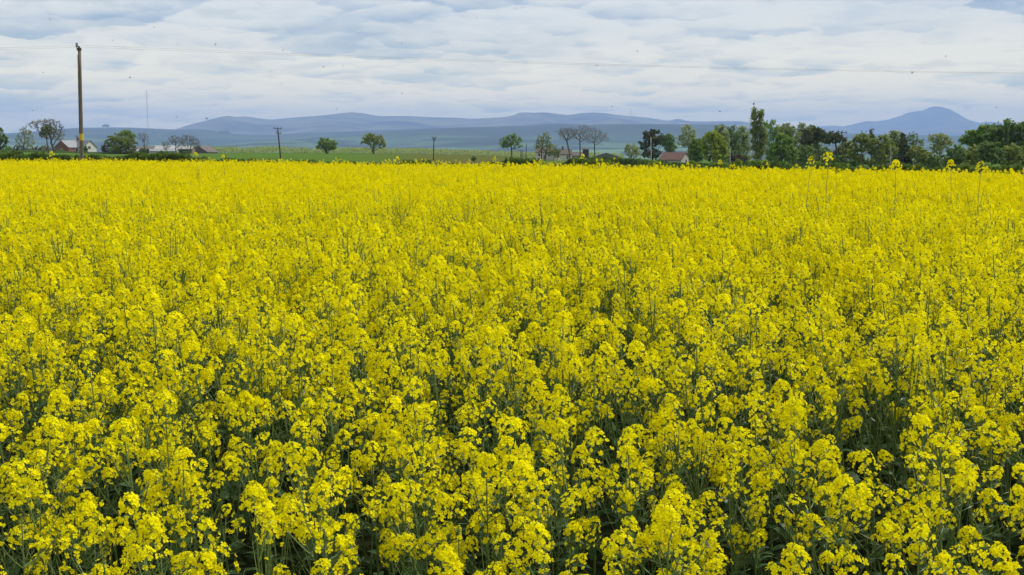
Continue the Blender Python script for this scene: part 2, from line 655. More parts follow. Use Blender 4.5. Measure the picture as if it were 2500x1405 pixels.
def leaf_blade(mb, p, az, length, wd, droop, mat=0):
    d = Vector((math.cos(az), math.sin(az), 0))
    e = Vector((-math.sin(az), math.cos(az), 0))
    vs = []
    n = 5
    for i in range(n):
        t = i / (n - 1)
        h = math.sin(t * 1.5) * length * 0.35 - droop * length * t * t
        w_ = wd * (math.sin(math.pi * (0.12 + 0.86 * t)) ** 0.8)
        q = Vector(p) + d * (length * t * 0.92) + Vector((0, 0, h))
        tw = rng.uniform(-0.15, 0.15) * wd
        vs += [q + e * w_ + Vector((0, 0, 0.25 * w_ + tw)), q, q - e * w_ + Vector((0, 0, 0.25 * w_ - tw))]
    fs = []
    for i in range(n - 1):
        a = i * 3
        fs += [(a, a + 1, a + 4, a + 3), (a + 1, a + 2, a + 5, a + 4)]
    mb.add(vs, fs, mat)


def plant(lod, h, nbr, lean=None):
    """one rape plant of height h: (stem MB, foliage MB, [(head index, Matrix)])"""
    st, fo, heads = MB(), MB(), []
    la = rng.uniform(0, 6.28)
    lm = rng.uniform(0.0, 0.13) if lean is None else lean
    bend = Vector((math.cos(la), math.sin(la), 0)) * lm * 0.7 * h
    sides = 4 if lod == 0 else 3
    nseg = (7, 4, 2)[lod]

    def mainp(t):
        return Vector((0, 0, h * t)) + bend * t * t

    hl = 0.07
    pts = [mainp(i / nseg * (1 - hl / h)) for i in range(nseg + 1)]
    z0 = 0 if lod == 0 else (0.15 if lod == 1 else 0.45)
    if lod:
        pts = [mainp(z0 + (1 - z0 - hl / h) * i / nseg) for i in range(nseg + 1)]
    st.tube(pts, list(np.linspace(0.0055, 0.0022, len(pts)) * (1 if lod < 2 else 1.5)), sides, cap=False)

    def put_head(p, d, s_=1.0):
        q = Vector((0, 0, 1)).rotation_difference(d)
        M = Matrix.LocRotScale(p, q, Vector((s_, s_, s_)))
        heads.append((int(rng.integers(0, 10)), M @ Matrix.Rotation(rng.uniform(0, 6.28), 4, 'Z')))

    dmain = (mainp(1) - mainp(0.85)).normalized()
    put_head(pts[-1], dmain, rng.uniform(1.0, 1.2))

    def pods(p, d, n, ln):
        # young pods and bare pedicels below a head
        for i in range(n):
            q = Vector(p) - d * (0.012 + ln * i / max(n, 1))
            az = i * 2.4 + rng.uniform(-0.4, 0.4)
            a = d.cross(Vector((math.cos(az), math.sin(az), 0.1))).normalized()
            e = q + (a * rng.uniform(0.6, 0.9) + d * rng.uniform(0.3, 0.7)) * rng.uniform(0.025, 0.05)
            sliver(st, q, e, 0.0011, 0)

    if lod == 0:
        pods(pts[-1], dmain, int(rng.integers(8, 18)), rng.uniform(0.08, 0.18))
    elif lod == 1:
        pods(pts[-1], dmain, 6, 0.12)
    az = rng.uniform(0, 6.28)
    for b in range(nbr):
        az += 2.4 + rng.uniform(-0.4, 0.4)
        t0 = rng.uniform(0.42, 0.80)
        p0 = mainp(t0)
        hb = (rng.uniform(0.70, 0.90) if b < nbr * 0.75 else rng.uniform(0.54, 0.72)) * h
        if hb < t0 * h + 0.10:
            hb = t0 * h + 0.10 + rng.uniform(0, 0.08)
        out = rng.uniform(0.05, 0.15)
        o = Vector((math.cos(az), math.sin(az), 0))
        p2 = p0 + o * out + Vector((0, 0, hb - p0.z))
        p1 = p0 + o * out * 0.62 + Vector((0, 0, (hb - p0.z) * 0.38))
        k = (4, 2, 1)[lod]
        bp = []
        for i in range(k + 1):
            s_ = i / k
            bp.append(p0 * (1 - s_) ** 2 + p1 * 2 * s_ * (1 - s_) + p2 * s_ * s_)
        st.tube(bp, list(np.linspace(0.0028, 0.0017, k + 1) * (1 if lod < 2 else 1.3)), 3, cap=False)
        d = (bp[-1] - bp[-2]).normalized()
        put_head(bp[-1], d, rng.uniform(0.62, 1.05))
        if lod == 0:
            pods(bp[-1], d, int(rng.integers(4, 12)), rng.uniform(0.05, 0.13))
            if rng.random() < 0.8:
                leaf_blade(fo, p0, az + 0.3, rng.uniform(0.05, 0.10), rng.uniform(0.010, 0.018), rng.uniform(0.1, 0.5))
        elif lod == 1 and rng.random() < 0.5:
            leaf_blade(fo, p0, az + 0.3, rng.uniform(0.05, 0.10), 0.014, 0.3)
    for i in range((6, 2, 0)[lod]):
        t0 = rng.uniform(0.25, 0.75)
        a_ = rng.uniform(0, 6.28)
        p0 = mainp(t0)
        up = rng.uniform(0.10, 0.30)
        p1 = p0 + Vector((math.cos(a_) * up * 0.28, math.sin(a_) * up * 0.28, up * 0.55))
        p2 = p0 + Vector((math.cos(a_) * up * 0.42, math.sin(a_) * up * 0.42, up))
        st.tube([p0, p1, p2], [0.0018, 0.0014, 0.0010], 3, cap=False)
        if lod == 0:
            pods(p2, (p2 - p1).normalized(), int(rng.integers(3, 9)), rng.uniform(0.04, 0.12))
    nl = (4, 1, 0)[lod]
    for i in range(nl):
        t = rng.uniform(0.12, 0.50) if lod == 0 else rng.uniform(0.35, 0.6)
        big = 1.15 - t
        leaf_blade(fo, mainp(t), rng.uniform(0, 6.28), rng.uniform(0.12, 0.20) * big, rng.uniform(0.016, 0.034) * big, rng.uniform(0.2, 0.9))
    return st, fo, heads


def crop_top(x, y):
    """height of the crop's canopy at a place in the field"""
    e = 0.74 + 0.50 * sstep(y, 1.2, 6.0)
    return e + 0.10 * (vnoise(np.asarray(x) / 1.6 + 50, np.asarray(y) / 1.6 + 9, 3) - 0.5) + 0.10 * (vnoise(np.asarray(x) / 7 + 5, np.asarray(y) / 7 + 90, 4) - 0.5)


# far edge of the crop: distance along the view for a bearing (x / y)
EDGE_U = np.array([-700, 0, 300, 700, 1000, 1250, 1600, 1900, 2300, 2500, 3200], float)
EDGE_D = np.array([68, 63, 60, 54, 47, 43.5, 41, 37, 34, 33, 31], float)


def edge_at(b):
    return np.interp(b * F + 1250, EDGE_U, EDGE_D)


# candidate places
def scatter(y0, y1, dens, half, margin):
    """jittered grid: even spacing without rows"""
    st = 1 / math.sqrt(dens)
    nx = int(2 * (half * y1 + margin) / st) + 1
    ny = max(1, int(round((y1 - y0) / st)))
    gx, gy = np.meshgrid(np.arange(nx), np.arange(ny))
    x = (gx + 0.5 * (gy % 2) + rng.uniform(-0.42, 0.42, gx.shape)) * st - (half * y1 + margin)
    y = y0 + (gy + 0.5 + rng.uniform(-0.45, 0.45, gx.shape)) * st
    x, y = x.ravel(), y.ravel()
    keep = np.abs(x) < half * y + margin
    return x[keep], y[keep]


xs, ys = [], []
for (y0, y1, dn) in ((1.35, 2.2, 13), (2.2, 3.2, 18), (3.2, 4.4, 23), (4.4, 6, 26), (6, 9, 28), (9, 20, 28), (20, 36, 28), (36, 70, 26)):
    x_, y_ = scatter(y0, y1, dn, 0.49, 1.6)
    xs.append(x_)
    ys.append(y_)
xs = np.concatenate(xs)
ys = np.concatenate(ys)
# thin patches, so that the stand has gaps
gap = vnoise(xs / 0.45 + 31, ys / 0.45 + 7, 9)
keep = (ys < edge_at(xs / ys)) & ~((gap < 0.22) & (rng.random(len(xs)) < 0.5) & (ys < 20))
xs, ys = xs[keep], ys[keep]
hs = crop_top(xs, ys) * (1 + rng.normal(0, 0.055, len(xs)))
hs = np.where(rng.random(len(xs)) < 0.06, hs * 1.09, hs)
hs = np.where(rng.random(len(xs)) < 0.25, hs * 0.86, hs)

NVAR = 12
REF_H = 1.2
PL0 = [plant(0, REF_H, int(rng.integers(6, 10))) for _ in range(NVAR)]
PL1 = [plant(1, REF_H, int(rng.integers(5, 10))) for _ in range(NVAR)]
PL2 = [plant(2, REF_H, int(rng.integers(5, 9))) for _ in range(NVAR)]
STEM_MESH = [p[0].mesh('stem', M_stem, True) for p in PL0]
FOL_MESH = [p[1].mesh('foliage', M_rleaf) for p in PL0]

src = bpy.data.collections.new('crop_sources')      # never linked to the scene: only the crop's node tree reads it
ALLM = [M_petal, M_bud, M_stem, M_rleaf]


def joined(pl, lod):
    mb = MB()
    a = MB()
    a.add_mb(pl[0])
    a.m = [2] * len(a.m)
    mb.add_mb(a)
    a = MB()
    a.add_mb(pl[1])
    a.m = [3] * len(a.m)
    mb.add_mb(a)
    for k, M in pl[2]:
        mb.add_mb(HEADS[lod][k], M)
    return mb


idx = 0
for lod, pls in ((0, PL0), (1, PL1), (2, PL2)):
    for pl in pls:
        o = bpy.data.objects.new('crop_plant_%02d' % idx, joined(pl, lod).mesh('crop_plant', ALLM))
        src.objects.link(o)
        idx += 1

tilt_y = rng.normal(-0.075, 0.075, len(xs))
tilt_x = rng.normal(0.0, 0.06, len(xs))
spin = rng.uniform(0, 6.28, len(xs))


def euler_of(ty, tx, sp):
    cy, sy, cx, sx, cz, sz = np.cos(ty), np.sin(ty), np.cos(tx), np.sin(tx), np.cos(sp), np.sin(sp)
    # Ry(ty) Rx(tx) Rz(sp), read back as an XYZ euler
    m00 = cy * cz + sy * sx * sz
    m10 = cx * sz
    m20 = -sy * cz + cy * sx * sz
    m21 = sy * sz + cy * sx * cz
    m22 = cy * cx
    return np.stack([np.arctan2(m21, m22), -np.arcsin(np.clip(m20, -1, 1)), np.arctan2(m10, m00)], -1)


EUL = euler_of(tilt_y, tilt_x, spin)

# the 290 that show largest: the nearest inside the frame
uu_ = xs / (ys * math.cos(PITCH) + (EYE - hs) * math.sin(PITCH)) * F
top_v = HOR + (EYE - hs) / ys * F
inframe = (np.abs(uu_) < 1290) & (top_v < 1440)
order = np.argsort(np.where(inframe, ys, 1e9))
near = set(order[:286].tolist())
KIND = 'oilseed rape plants at the near edge'


def plant_thing(x, y, h, var, rz, label, group):
    root = empty('rapeseed_plant', (x, y, gz(x, y)), label, 'rapeseed plant', group)
    root.rotation_euler = tuple(float(q) for q in rz)
    s = h / REF_H
    root.scale = (s ** 0.3, s ** 0.3, s)
    for nm, me in (('stem', STEM_MESH[var]), ('foliage', FOL_MESH[var])):
        o = bpy.data.objects.new(nm, me)
        COL.objects.link(o)
        o.parent = root
    for k, M in PL0[var][2]:
        o = bpy.data.objects.new('flower_head', HEAD_MESH[k])
        COL.objects.link(o)
        o.parent = root
        o.matrix_local = M @ Matrix.Diagonal((1 / s ** 0.3, 1 / s ** 0.3, 1 / s, 1)) @ Matrix.Diagonal((1, 1, 1, 1))
    return root


for i in sorted(near):
    plant_thing(float(xs[i]), float(ys[i]), float(hs[i]), int(rng.integers(0, NVAR)), EUL[i],
                'yellow flowering rapeseed plant standing among others in the front of the crop', KIND)

def tall_thing(x, y, h, label):
    st, fo, heads = plant(0, h, 3, 0.05)
    tip = heads[0][1].translation
    root = empty('rapeseed_plant', (x - tip.x, y - tip.y, gz(x, y)), label, 'rapeseed plant', 'tall rape plants on the skyline')
    st.build('stem', M_stem, root, True)
    fo.build('foliage', M_rleaf, root)
    for j, (k, M) in enumerate(heads):
        o = bpy.data.objects.new('flower_head', HEAD_MESH[k])
        COL.objects.link(o)
        o.parent = root
        if not j:
            M = M @ Matrix.Scale(1.3, 4)
        else:
            M = Matrix.Translation((0, 0, min(0.0, crop_top(x, y) - 0.06 - M.translation.z))) @ M
        o.matrix_local = M
    return root


# tall plants that stand clear of the skyline of the crop
TALL = [(2022, 384, 11.0, 'tall yellow rape head standing highest above the crop in front of the dark pines'),
        (2188, 399, 11.5, 'broad yellow rape head rising above the crop beside the dark narrow conifer'),
        (2322, 393, 14.0, 'small round yellow rape head high on a bare stem before the right-hand tree belt'),
        (2395, 401, 12.0, 'wide yellow rape head just over the crop below the big round tree'),
        (1978, 401, 13.0, 'yellow rape head just left of the tallest head, below the dark pines'),
        (1423, 381, 22.0, 'lone yellow rape head standing high in front of the farm silo'),
        (1208, 388, 26.0, 'yellow rape head over the crop left of the single spreading field tree'),
        (1320, 391, 27.0, 'yellow rape head above the crop in front of the white farmhouse'),
        (127, 378, 20.0, 'yellow rape head above the crop below the windswept bare tree'),
        (478, 378, 26.0, 'yellow rape head above the crop by the brown farm shed'),
        (1757, 394, 24.0, 'yellow rape head above the crop under the round lime green tree'),
        (545, 380, 30.0, 'small yellow rape head above the crop against the start of the green field'),
        (970, 384, 30.0, 'small yellow rape head above the crop against the browner green field')]
for (u, v, Y, lab) in TALL:
    p = at(u, v, Y)
    tall_thing(p.x, p.y, p.z - gz(p.x, p.y), lab)

# all the rest: one mass of instances
rest = np.array([i for i in range(len(xs)) if i not in near])
rx, ry, rh = xs[rest], ys[rest], hs[rest]
lodv = np.where(ry < 15, 0, np.where(ry < 40, 1, 2))
pm = bpy.data.meshes.new('rapeseed_crop')
pm.from_pydata([tuple(p) for p in np.stack([rx, ry, ground_z(rx, ry)], -1)], [], [])
a = pm.attributes.new('variant', 'INT', 'POINT')
a.data.foreach_set('value', (lodv * NVAR + rng.integers(0, NVAR, len(rx))).astype(np.int32))
a = pm.attributes.new('turn', 'FLOAT_VECTOR', 'POINT')
a.data.foreach_set('vector', EUL[rest].astype(np.float32).ravel())
a = pm.attributes.new('grow', 'FLOAT_VECTOR', 'POINT')
s_ = rh / REF_H
a.data.foreach_set('vector', np.stack([s_ ** 0.3, s_ ** 0.3, s_], -1).astype(np.float32).ravel())
crop = bpy.data.objects.new('rapeseed_crop', pm)
COL.objects.link(crop)
tag(crop, 'dense yellow flowering rapeseed crop filling the whole field up to the far hedge', 'crop', kind='stuff')
ng = bpy.data.node_groups.new('crop_nodes', 'GeometryNodeTree')
ng.interface.new_socket('Geometry', in_out='INPUT', socket_type='NodeSocketGeometry')
ng.interface.new_socket('Geometry', in_out='OUTPUT', socket_type='NodeSocketGeometry')
gi = ng.nodes.new('NodeGroupInput')
go = ng.nodes.new('NodeGroupOutput')
ci = ng.nodes.new('GeometryNodeCollectionInfo')
ci.inputs['Collection'].default_value = src
ci.inputs['Separate Children'].default_value = True
ci.inputs['Reset Children'].default_value = True
ip = ng.nodes.new('GeometryNodeInstanceOnPoints')
ip.inputs['Pick Instance'].default_value = True


def nattr(name, typ):
    nd = ng.nodes.new('GeometryNodeInputNamedAttribute')
    nd.data_type = typ
    nd.inputs[0].default_value = name
    return [o for o in nd.outputs if o.enabled][0]


ng.links.new(gi.outputs[0], ip.inputs['Points'])
ng.links.new(ci.outputs[0], ip.inputs['Instance'])
ng.links.new(nattr('variant', 'INT'), ip.inputs['Instance Index'])
ng.links.new(nattr('turn', 'FLOAT_VECTOR'), ip.inputs['Rotation'])
ng.links.new(nattr('grow', 'FLOAT_VECTOR'), ip.inputs['Scale'])
ng.links.new(ip.outputs[0], go.inputs[0])
md = crop.modifiers.new('crop', 'NODES')
md.node_group = ng
# ------------------------------------------------------------------ trees
def leaf_quads(centers, size, g, squash=0.8):
    """random leaf clumps as bent quads: arrays (N*4, 3)"""
    n = len(centers)
    a = g.normal(size=(n, 3))
    a /= np.linalg.norm(a, axis=1)[:, None]
    b = g.normal(size=(n, 3))
    b -= a * (a * b).sum(1)[:, None]
    b /= np.linalg.norm(b, axis=1)[:, None]
    s = size * g.uniform(0.6, 1.25, n)[:, None]
    c = np.asarray(centers)
    nrm = np.cross(a, b) * s * 0.25
    q = np.stack([c - a * s, c + b * s * squash + nrm, c + a * s, c - b * s * squash + nrm], 1)
    return q.reshape(-1, 3)


def add_quads(mb, q, mat=0):
    o = mb.n
    n = len(q) // 4
    mb.v.extend(map(tuple, q.tolist()))
    mb.n += len(q)
    mb.f.extend([(o + 4 * i, o + 4 * i + 1, o + 4 * i + 2, o + 4 * i + 3) for i in range(n)])
    mb.m.extend([mat] * n)


def grow(base, trunks, lobes, g, natt=260, step=None, wind=0.0):
    """space colonisation: returns nodes, parents"""
    size = max(l[3] for l in lobes)
    hi = max(l[2] + l[5] for l in lobes) - base[2]
    step = step or hi * 0.045
    att = []
    vol = np.array([l[3] * l[4] * l[5] for l in lobes])
    for l, k in zip(lobes, (vol / vol.sum() * natt).astype(int) + 4):
        p = g.normal(size=(k, 3))
        p /= np.linalg.norm(p, axis=1)[:, None]
        p *= g.uniform(0, 1, k)[:, None] ** (1 / 2.6)
        att.append(p * np.array(l[3:6]) + np.array(l[0:3]))
    att = np.concatenate(att)
    nodes, par = [], []
    for tr in trunks:
        last = -1
        for i in range(len(tr) - 1):
            p, q = np.array(tr[i], float), np.array(tr[i + 1], float)
            k = max(1, int(np.linalg.norm(q - p) / step))
            for j in range(k + (1 if i == len(tr) - 2 else 0)):
                nodes.append(p + (q - p) * j / k)
                par.append(last)
                last = len(nodes) - 1
    ntrunk = len(nodes)
    alive = np.ones(len(att), bool)
    N = np.zeros((4000, 3))
    N[:len(nodes)] = nodes
    cnt = len(nodes)
    dmin = np.full(len(att), 1e9)
    near_ = np.zeros(len(att), int)
    start = 0
    for it in range(90):
        new = N[start:cnt]
        if len(new):
            d = np.linalg.norm(att[:, None, :] - new[None], axis=2)
            k = d.argmin(1)
            dm = d[np.arange(len(att)), k]
            up = dm < dmin
            dmin[up] = dm[up]
            near_[up] = k[up] + start
        alive &= dmin > step * 1.15
        if not alive.any() or cnt > 3000:
            break
        start = cnt
        idx_ = np.where(alive)[0]
        dirs = {}
        for i in idx_:
            v = att[i] - N[near_[i]]
            dirs.setdefault(near_[i], np.zeros(3))
            dirs[near_[i]] += v / (np.linalg.norm(v) + 1e-9)
        for n_, v in dirs.items():
            v = v / (np.linalg.norm(v) + 1e-9) + g.normal(size=3) * 0.22 + np.array([wind, 0, 0.04])
            v /= np.linalg.norm(v)
            N[cnt] = N[n_] + v * step
            par.append(n_)
            cnt += 1
    return N[:cnt], np.array(par), step, ntrunk


def tree(name, base, trunks, lobes, label, cat, group, leaf, leaves, lsize, bark, trunk_r, seed, twigs=0, natt=260, spread=1.0, wind=0.0, jitter=1.0, inner=None):
    g = np.random.default_rng(seed)
    N, par, step, nt = grow(base, trunks, lobes, g, natt, wind=wind)
    n = len(N)
    kids = np.zeros(n, int)
    load = np.zeros(n)
    for i in range(n - 1, -1, -1):
        if load[i] == 0:
            load[i] = 1
        if par[i] >= 0:
            load[par[i]] += load[i]
            kids[par[i]] += 1
    rad = np.sqrt(load / load.max()) * trunk_r
    rad = np.maximum(rad, trunk_r * 0.055)
    root = empty(name, base, label, cat, group)
    B = np.array(base)
    mb = MB()
    for i in range(n):
        p = par[i]
        if p < 0:
            continue
        r0 = min(rad[p], rad[i] * 1.5)
        mb.tube([N[p] - B, N[i] - B], [r0, rad[i]], 6 if rad[i] > trunk_r * 0.3 else 3, cap=False)
    tips = np.where((load <= 3) & (np.arange(n) >= 1) & (np.array(par) >= 0))[0]
    if twigs:
        k = twigs
        for i in tips:
            d0 = N[i] - N[par[i]]
            d0 /= np.linalg.norm(d0) + 1e-9
            for _ in range(k):
                d = d0 + g.normal(size=3) * 0.75 + np.array([0, 0, 0.15])
                d /= np.linalg.norm(d)
                L = step * g.uniform(0.8, 1.9)
                e = N[i] - B + d * L
                wv = g.normal(size=3)
                wv -= d * (d @ wv)
                wv /= np.linalg.norm(wv)
                wv *= trunk_r * 0.05
                q = N[i] - B
                mb.add([q - wv, q + wv, e], [(0, 1, 2)])
                for _2 in range(2):
                    t = g.uniform(0.3, 0.9)
                    q2 = q + d * L * t
                    d2 = d + g.normal(size=3) * 0.7
                    d2 /= np.linalg.norm(d2)
                    e2 = q2 + d2 * L * 0.5
                    mb.add([q2 - wv * 0.7, q2 + wv * 0.7, e2], [(0, 1, 2)])
    mb.build('trunk', bark, root)
    if leaves:
        cm = MB()
        wgt = np.ones(len(tips))
        pick = g.choice(tips, leaves, p=wgt / wgt.sum())
        c = N[pick] - B + g.normal(size=(leaves, 3)) * step * 0.55 * spread * np.array([1, 1, 0.8])
        add_quads(cm, leaf_quads(c, lsize, g))
        cm.build('crown', leaf, root)
    return root


def ptree(name, u, vb, Y, crown, label, cat, group, leaf=None, leaves=0, ls=0.24, bark=None, tw=3.0, twigs=0, lean=0, natt=260,
          spread=1.0, wind=0.0, forks=1, hang=None, spine=()):
    """tree from measured positions: crown = list of (u, v, half width, half height) in photo pixels at distance Y"""
    seed = int(u * 31 + Y * 7)
    g = np.random.default_rng(seed)
    p = at(u, vb, Y)
    base = (p.x, Y, gz(p.x, Y) - 0.05)
    k = px_m(Y)
    lobes = []
    for j, (cu, cv, ru, rv) in enumerate(crown):
        c = at(cu, cv, Y)
        dy = g.uniform(-0.35, 0.35) * ru * k if len(crown) > 1 else 0
        lobes.append((c.x, Y + dy, c.z, ru * k, max(ru * 0.9, 0.6 * rv) * k, rv * k))
    zc0 = min(l[2] - l[5] * (1.05 if twigs >= 3 else 0.55) for l in lobes)
    if twigs >= 3:
        natt = int(natt * 1.5)
        twigs = 5
        tw = tw * 0.82
    zc = max(zc0, base[2] + 0.12 * (max(l[2] for l in lobes) - base[2]))
    xm = sum(l[0] for l in lobes) / len(lobes)
    trunks = []
    for q in range(forks):
        off = 0 if forks == 1 else (q - (forks - 1) / 2) * 1.6 * tw * k * 1.6
        top = hang if hang else None
        tx = base[0] + off + (xm - base[0]) * 0.5 + lean * k
        trunks.append([(base[0] + off, Y, base[2]), (base[0] + off + (tx - base[0] - off) * 0.35 + g.normal() * 0.1, Y + g.normal() * 0.1, base[2] + (zc - base[2]) * 0.5), (tx, Y, zc)])
    if spine:
        trunks = []
        for j, (su, sv) in enumerate(spine):
            q = at(su, sv, Y + 0.4 * j)
            x0 = base[0] + (su - spine[0][0]) * k * 0.4
            trunks.append([(x0, Y, base[2]), (x0 + (q.x - x0) * 0.6, Y + 0.3 * j, base[2] + (q.z - base[2]) * 0.4), tuple(q)])
    return tree(name, base, trunks, lobes, label, cat, group, leaf, leaves, ls, bark or M_bark, tw * k * 0.5, seed, twigs, natt, spread, wind)


LEFT = 'trees along the left horizon'
MIDG = 'trees standing in the green field'
FARM = 'trees around the white farm'
BELT = 'trees of the right-hand belt'

# --- left group
ptree('broadleaf_tree', 4, 378, 330, [(2, 342, 17, 26), (-18, 330, 20, 28), (-4, 318, 10, 10)], 'dark green leafy tree cut by the left edge of the photo', 'tree', LEFT, M_mid, 2300, 0.3, tw=5)
ptree('budding_tree', 58, 378, 345, [(58, 332, 20, 26), (70, 350, 18, 14), (44, 348, 12, 16)], 'thin grey-green tree just coming into leaf, left of the windswept bare tree', 'tree', LEFT, M_pale, 650, 0.22, M_bark_grey, 3, twigs=2)
ptree('windswept_tree', 134, 388, 300, [(118, 318, 32, 26), (92, 304, 22, 12), (146, 330, 20, 22), (122, 298, 26, 10)], 'big bare windswept tree with arching brown branches beside the brick house', 'tree', LEFT, M_twig, 420, 0.22, M_bark, 6.5, twigs=3, natt=300)
ptree('ivy_clump', 119, 384, 301, [(116, 318, 16, 15), (104, 330, 10, 8)], 'dense olive ivy growth filling the middle of the windswept bare tree', 'ivy', None, M_olive, 420, 0.26, M_bark, 2.5)
for (u, v, ru, rv, lf, lab) in ((48, 366, 17, 14, M_plum, 'brown-red bush at the foot of the grey-green budding tree'),
                                (84, 367, 20, 12, M_twig, 'wide brown thicket between the budding tree and the windswept tree'),
                                (112, 366, 15, 12, M_twig, 'brown thicket under the windswept bare tree'),
                                (146, 372, 14, 7, M_mid, 'low green bush in front of the brick gable'),
                                (18, 366, 14, 10, M_green, 'light green bush under the tree at the left edge'),
                                (352, 368, 13, 7, M_mid, 'green bush hiding the left end of the lowest white shed'),
                                (452, 375, 12, 6, M_mid, 'low green bush in front of the brown boarded shed'),
                                (209, 366, 6, 9, M_mid, 'small dark green garden bush before the white gable'),
                                (256, 364, 10, 13, M_plum, 'dark purple-brown bush left of the round olive tree'),
                                (274, 368, 13, 9, M_mid, 'grey-green bush at the foot of the round olive tree')):
    ptree('bush', u, v + rv + 1, 352, [(u, v, ru, rv)], lab, 'bush', 'bushes by the left houses', lf, 520, 0.24, M_bark, 1.6, twigs=1, natt=110)
ptree('round_tree', 300, 380, 330, [(298, 350, 38, 28), (312, 354, 28, 24), (280, 358, 22, 18)], 'wide round olive green tree right of the tall wooden pole', 'tree', LEFT, M_olive, 4200, 0.27, tw=4)
ptree('broadleaf_tree', 309, 378, 352, [(309, 325, 14, 9), (318, 334, 12, 10)], 'small leafy tree top showing behind the wide round olive tree', 'tree', LEFT, M_green, 800, 0.27, tw=3)
ptree('bare_tree', 352, 380, 330, [(348, 335, 16, 11), (356, 348, 10, 14)], 'small bare tree right of the wide round olive tree', 'tree', LEFT, M_twig, 60, 0.18, M_bark_grey, 2.6, twigs=3, natt=150, lean=1)
ptree('bare_tree', 407, 382, 330, [(406, 354, 13, 9), (404, 362, 11, 6)], 'smallest bare tree in front of the low white sheds', 'tree', LEFT, M_twig, 90, 0.18, M_bark_grey, 2, twigs=3, natt=120)
ptree('bare_tree', 434, 384, 325, [(428, 343, 18, 13), (420, 338, 9, 8), (440, 352, 14, 12)], 'bare tree with brownish twigs left of its taller windswept neighbour by the sheds', 'tree', LEFT, M_twig, 180, 0.18, M_bark_grey, 2.8, twigs=3, natt=210, lean=-3)
ptree('bare_tree', 462, 386, 318, [(462, 345, 24, 17), (478, 352, 16, 13), (452, 336, 12, 8)], 'largest bare tree by the brown farm shed, leaning to the right', 'tree', LEFT, M_twig, 220, 0.18, M_bark_grey, 3.6, twigs=3, natt=260, lean=3)

# --- trees in the green field
ptree('field_tree', 797, 377, 345, [(798, 354, 24, 17), (790, 345, 15, 9), (814, 358, 14, 12), (782, 360, 12, 8), (797, 372, 9, 5)], 'small round windswept green tree standing alone in the green field', 'tree', MIDG, M_green, 2100, 0.24, tw=5)
ptree('field_tree', 912, 375, 345, [(912, 342, 27, 17), (902, 331, 14, 8), (930, 350, 15, 14), (893, 345, 13, 9), (912, 366, 10, 8)], 'larger windswept field tree with brownish green leaves, right of the small round one', 'tree', MIDG, M_olive, 1900, 0.24, tw=5, twigs=1)
ptree('field_tree', 1250, 384, 330, [(1246, 344, 27, 15), (1252, 334, 18, 8), (1230, 356, 16, 8), (1262, 352, 14, 12)], 'spreading pale green tree on a clear trunk left of the white farm', 'tree', MIDG, M_green, 1350, 0.22, tw=3.4, twigs=1)

# --- farm trees
ptree('budding_tree', 1326, 388, 330, [(1328, 345, 20, 24), (1340, 362, 22, 18), (1318, 356, 16, 18)], 'brown-green double-trunked tree in front of the white farmhouse', 'tree', FARM, M_olive, 850, 0.22, M_bark, 3.6, twigs=2, forks=2)
ptree('bush', 1352, 389, 326, [(1354, 374, 17, 11)], 'small olive bush against the white farm wall', 'bush', None, M_olive, 420, 0.24, M_bark, 1.6, natt=90)
ptree('bare_tree', 1392, 390, 325, [(1384, 328, 24, 17), (1372, 322, 16, 10), (1396, 322, 12, 12)], 'tall bare tree on a crooked trunk beside the farm, leftmost of the bare three', 'tree', FARM, M_twig, 260, 0.14, M_bark_grey, 4.6, twigs=3, natt=280, lean=-4)
ptree('bare_tree', 1418, 390, 328, [(1412, 326, 18, 18), (1424, 316, 16, 10), (1428, 334, 14, 12)], 'middle of the three tall bare trees, standing in front of the silo', 'tree', FARM, M_twig, 230, 0.14, M_bark_grey, 3.8, twigs=3, natt=240, lean=-4)
ptree('bare_tree', 1450, 388, 325, [(1452, 332, 34, 20), (1440, 318, 18, 10), (1466, 340, 22, 16)], 'widest of the three tall bare trees, with a fan of fine branches', 'tree', FARM, M_twig, 320, 0.14, M_bark_grey, 3.6, twigs=3, natt=330)

# --- right-hand group, left to right
ptree('budding_tree', 1540, 392, 300, [(1540, 366, 20, 16), (1548, 374, 20, 14)], 'low pale green tree left of the dark pine', 'tree', BELT, M_pale, 800, 0.22, M_bark_grey, 2.4, twigs=2)
ptree('pine_tree', 1592, 398, 270, [(1590, 334, 26, 18), (1604, 344, 20, 16), (1578, 354, 18, 14), (1590, 376, 24, 14), (1598, 322, 12, 8)], 'dark bushy pine with a pale trunk left of the red roofed house', 'tree', BELT, M_pine, 3000, 0.24, M_bark, 4)
ptree('broadleaf_tree', 1632, 398, 285, [(1632, 348, 15, 22), (1640, 366, 13, 18), (1618, 340, 10, 14)], 'mid green tree close behind the right side of the dark pine', 'tree', BELT, M_mid, 1500, 0.24, tw=3)
ptree('tall_tree', 1682, 400, 268, [(1678, 322, 15, 20), (1684, 348, 22, 20), (1664, 344, 13, 16), (1694, 326, 8, 14)], 'tall thin airy tree behind the gable of the red roofed house', 'tree', BELT, M_pale, 1000, 0.24, M_bark_grey, 3, twigs=2)
ptree('broadleaf_tree', 1692, 400, 250, [(1700, 372, 20, 28), (1704, 356, 18, 18), (1696, 386, 16, 14)], 'fresh green leafy tree covering the right end of the red roofed house', 'tree', BELT, M_green, 3000, 0.25, tw=3)
ptree('round_tree', 1742, 402, 240, [(1742, 348, 30, 28), (1744, 372, 34, 26), (1730, 334, 14, 14), (1758, 368, 22, 24)], 'tall rounded lime green tree between the red roofed house and the poplar', 'tree', BELT, M_bright, 4600, 0.24, tw=3.4)
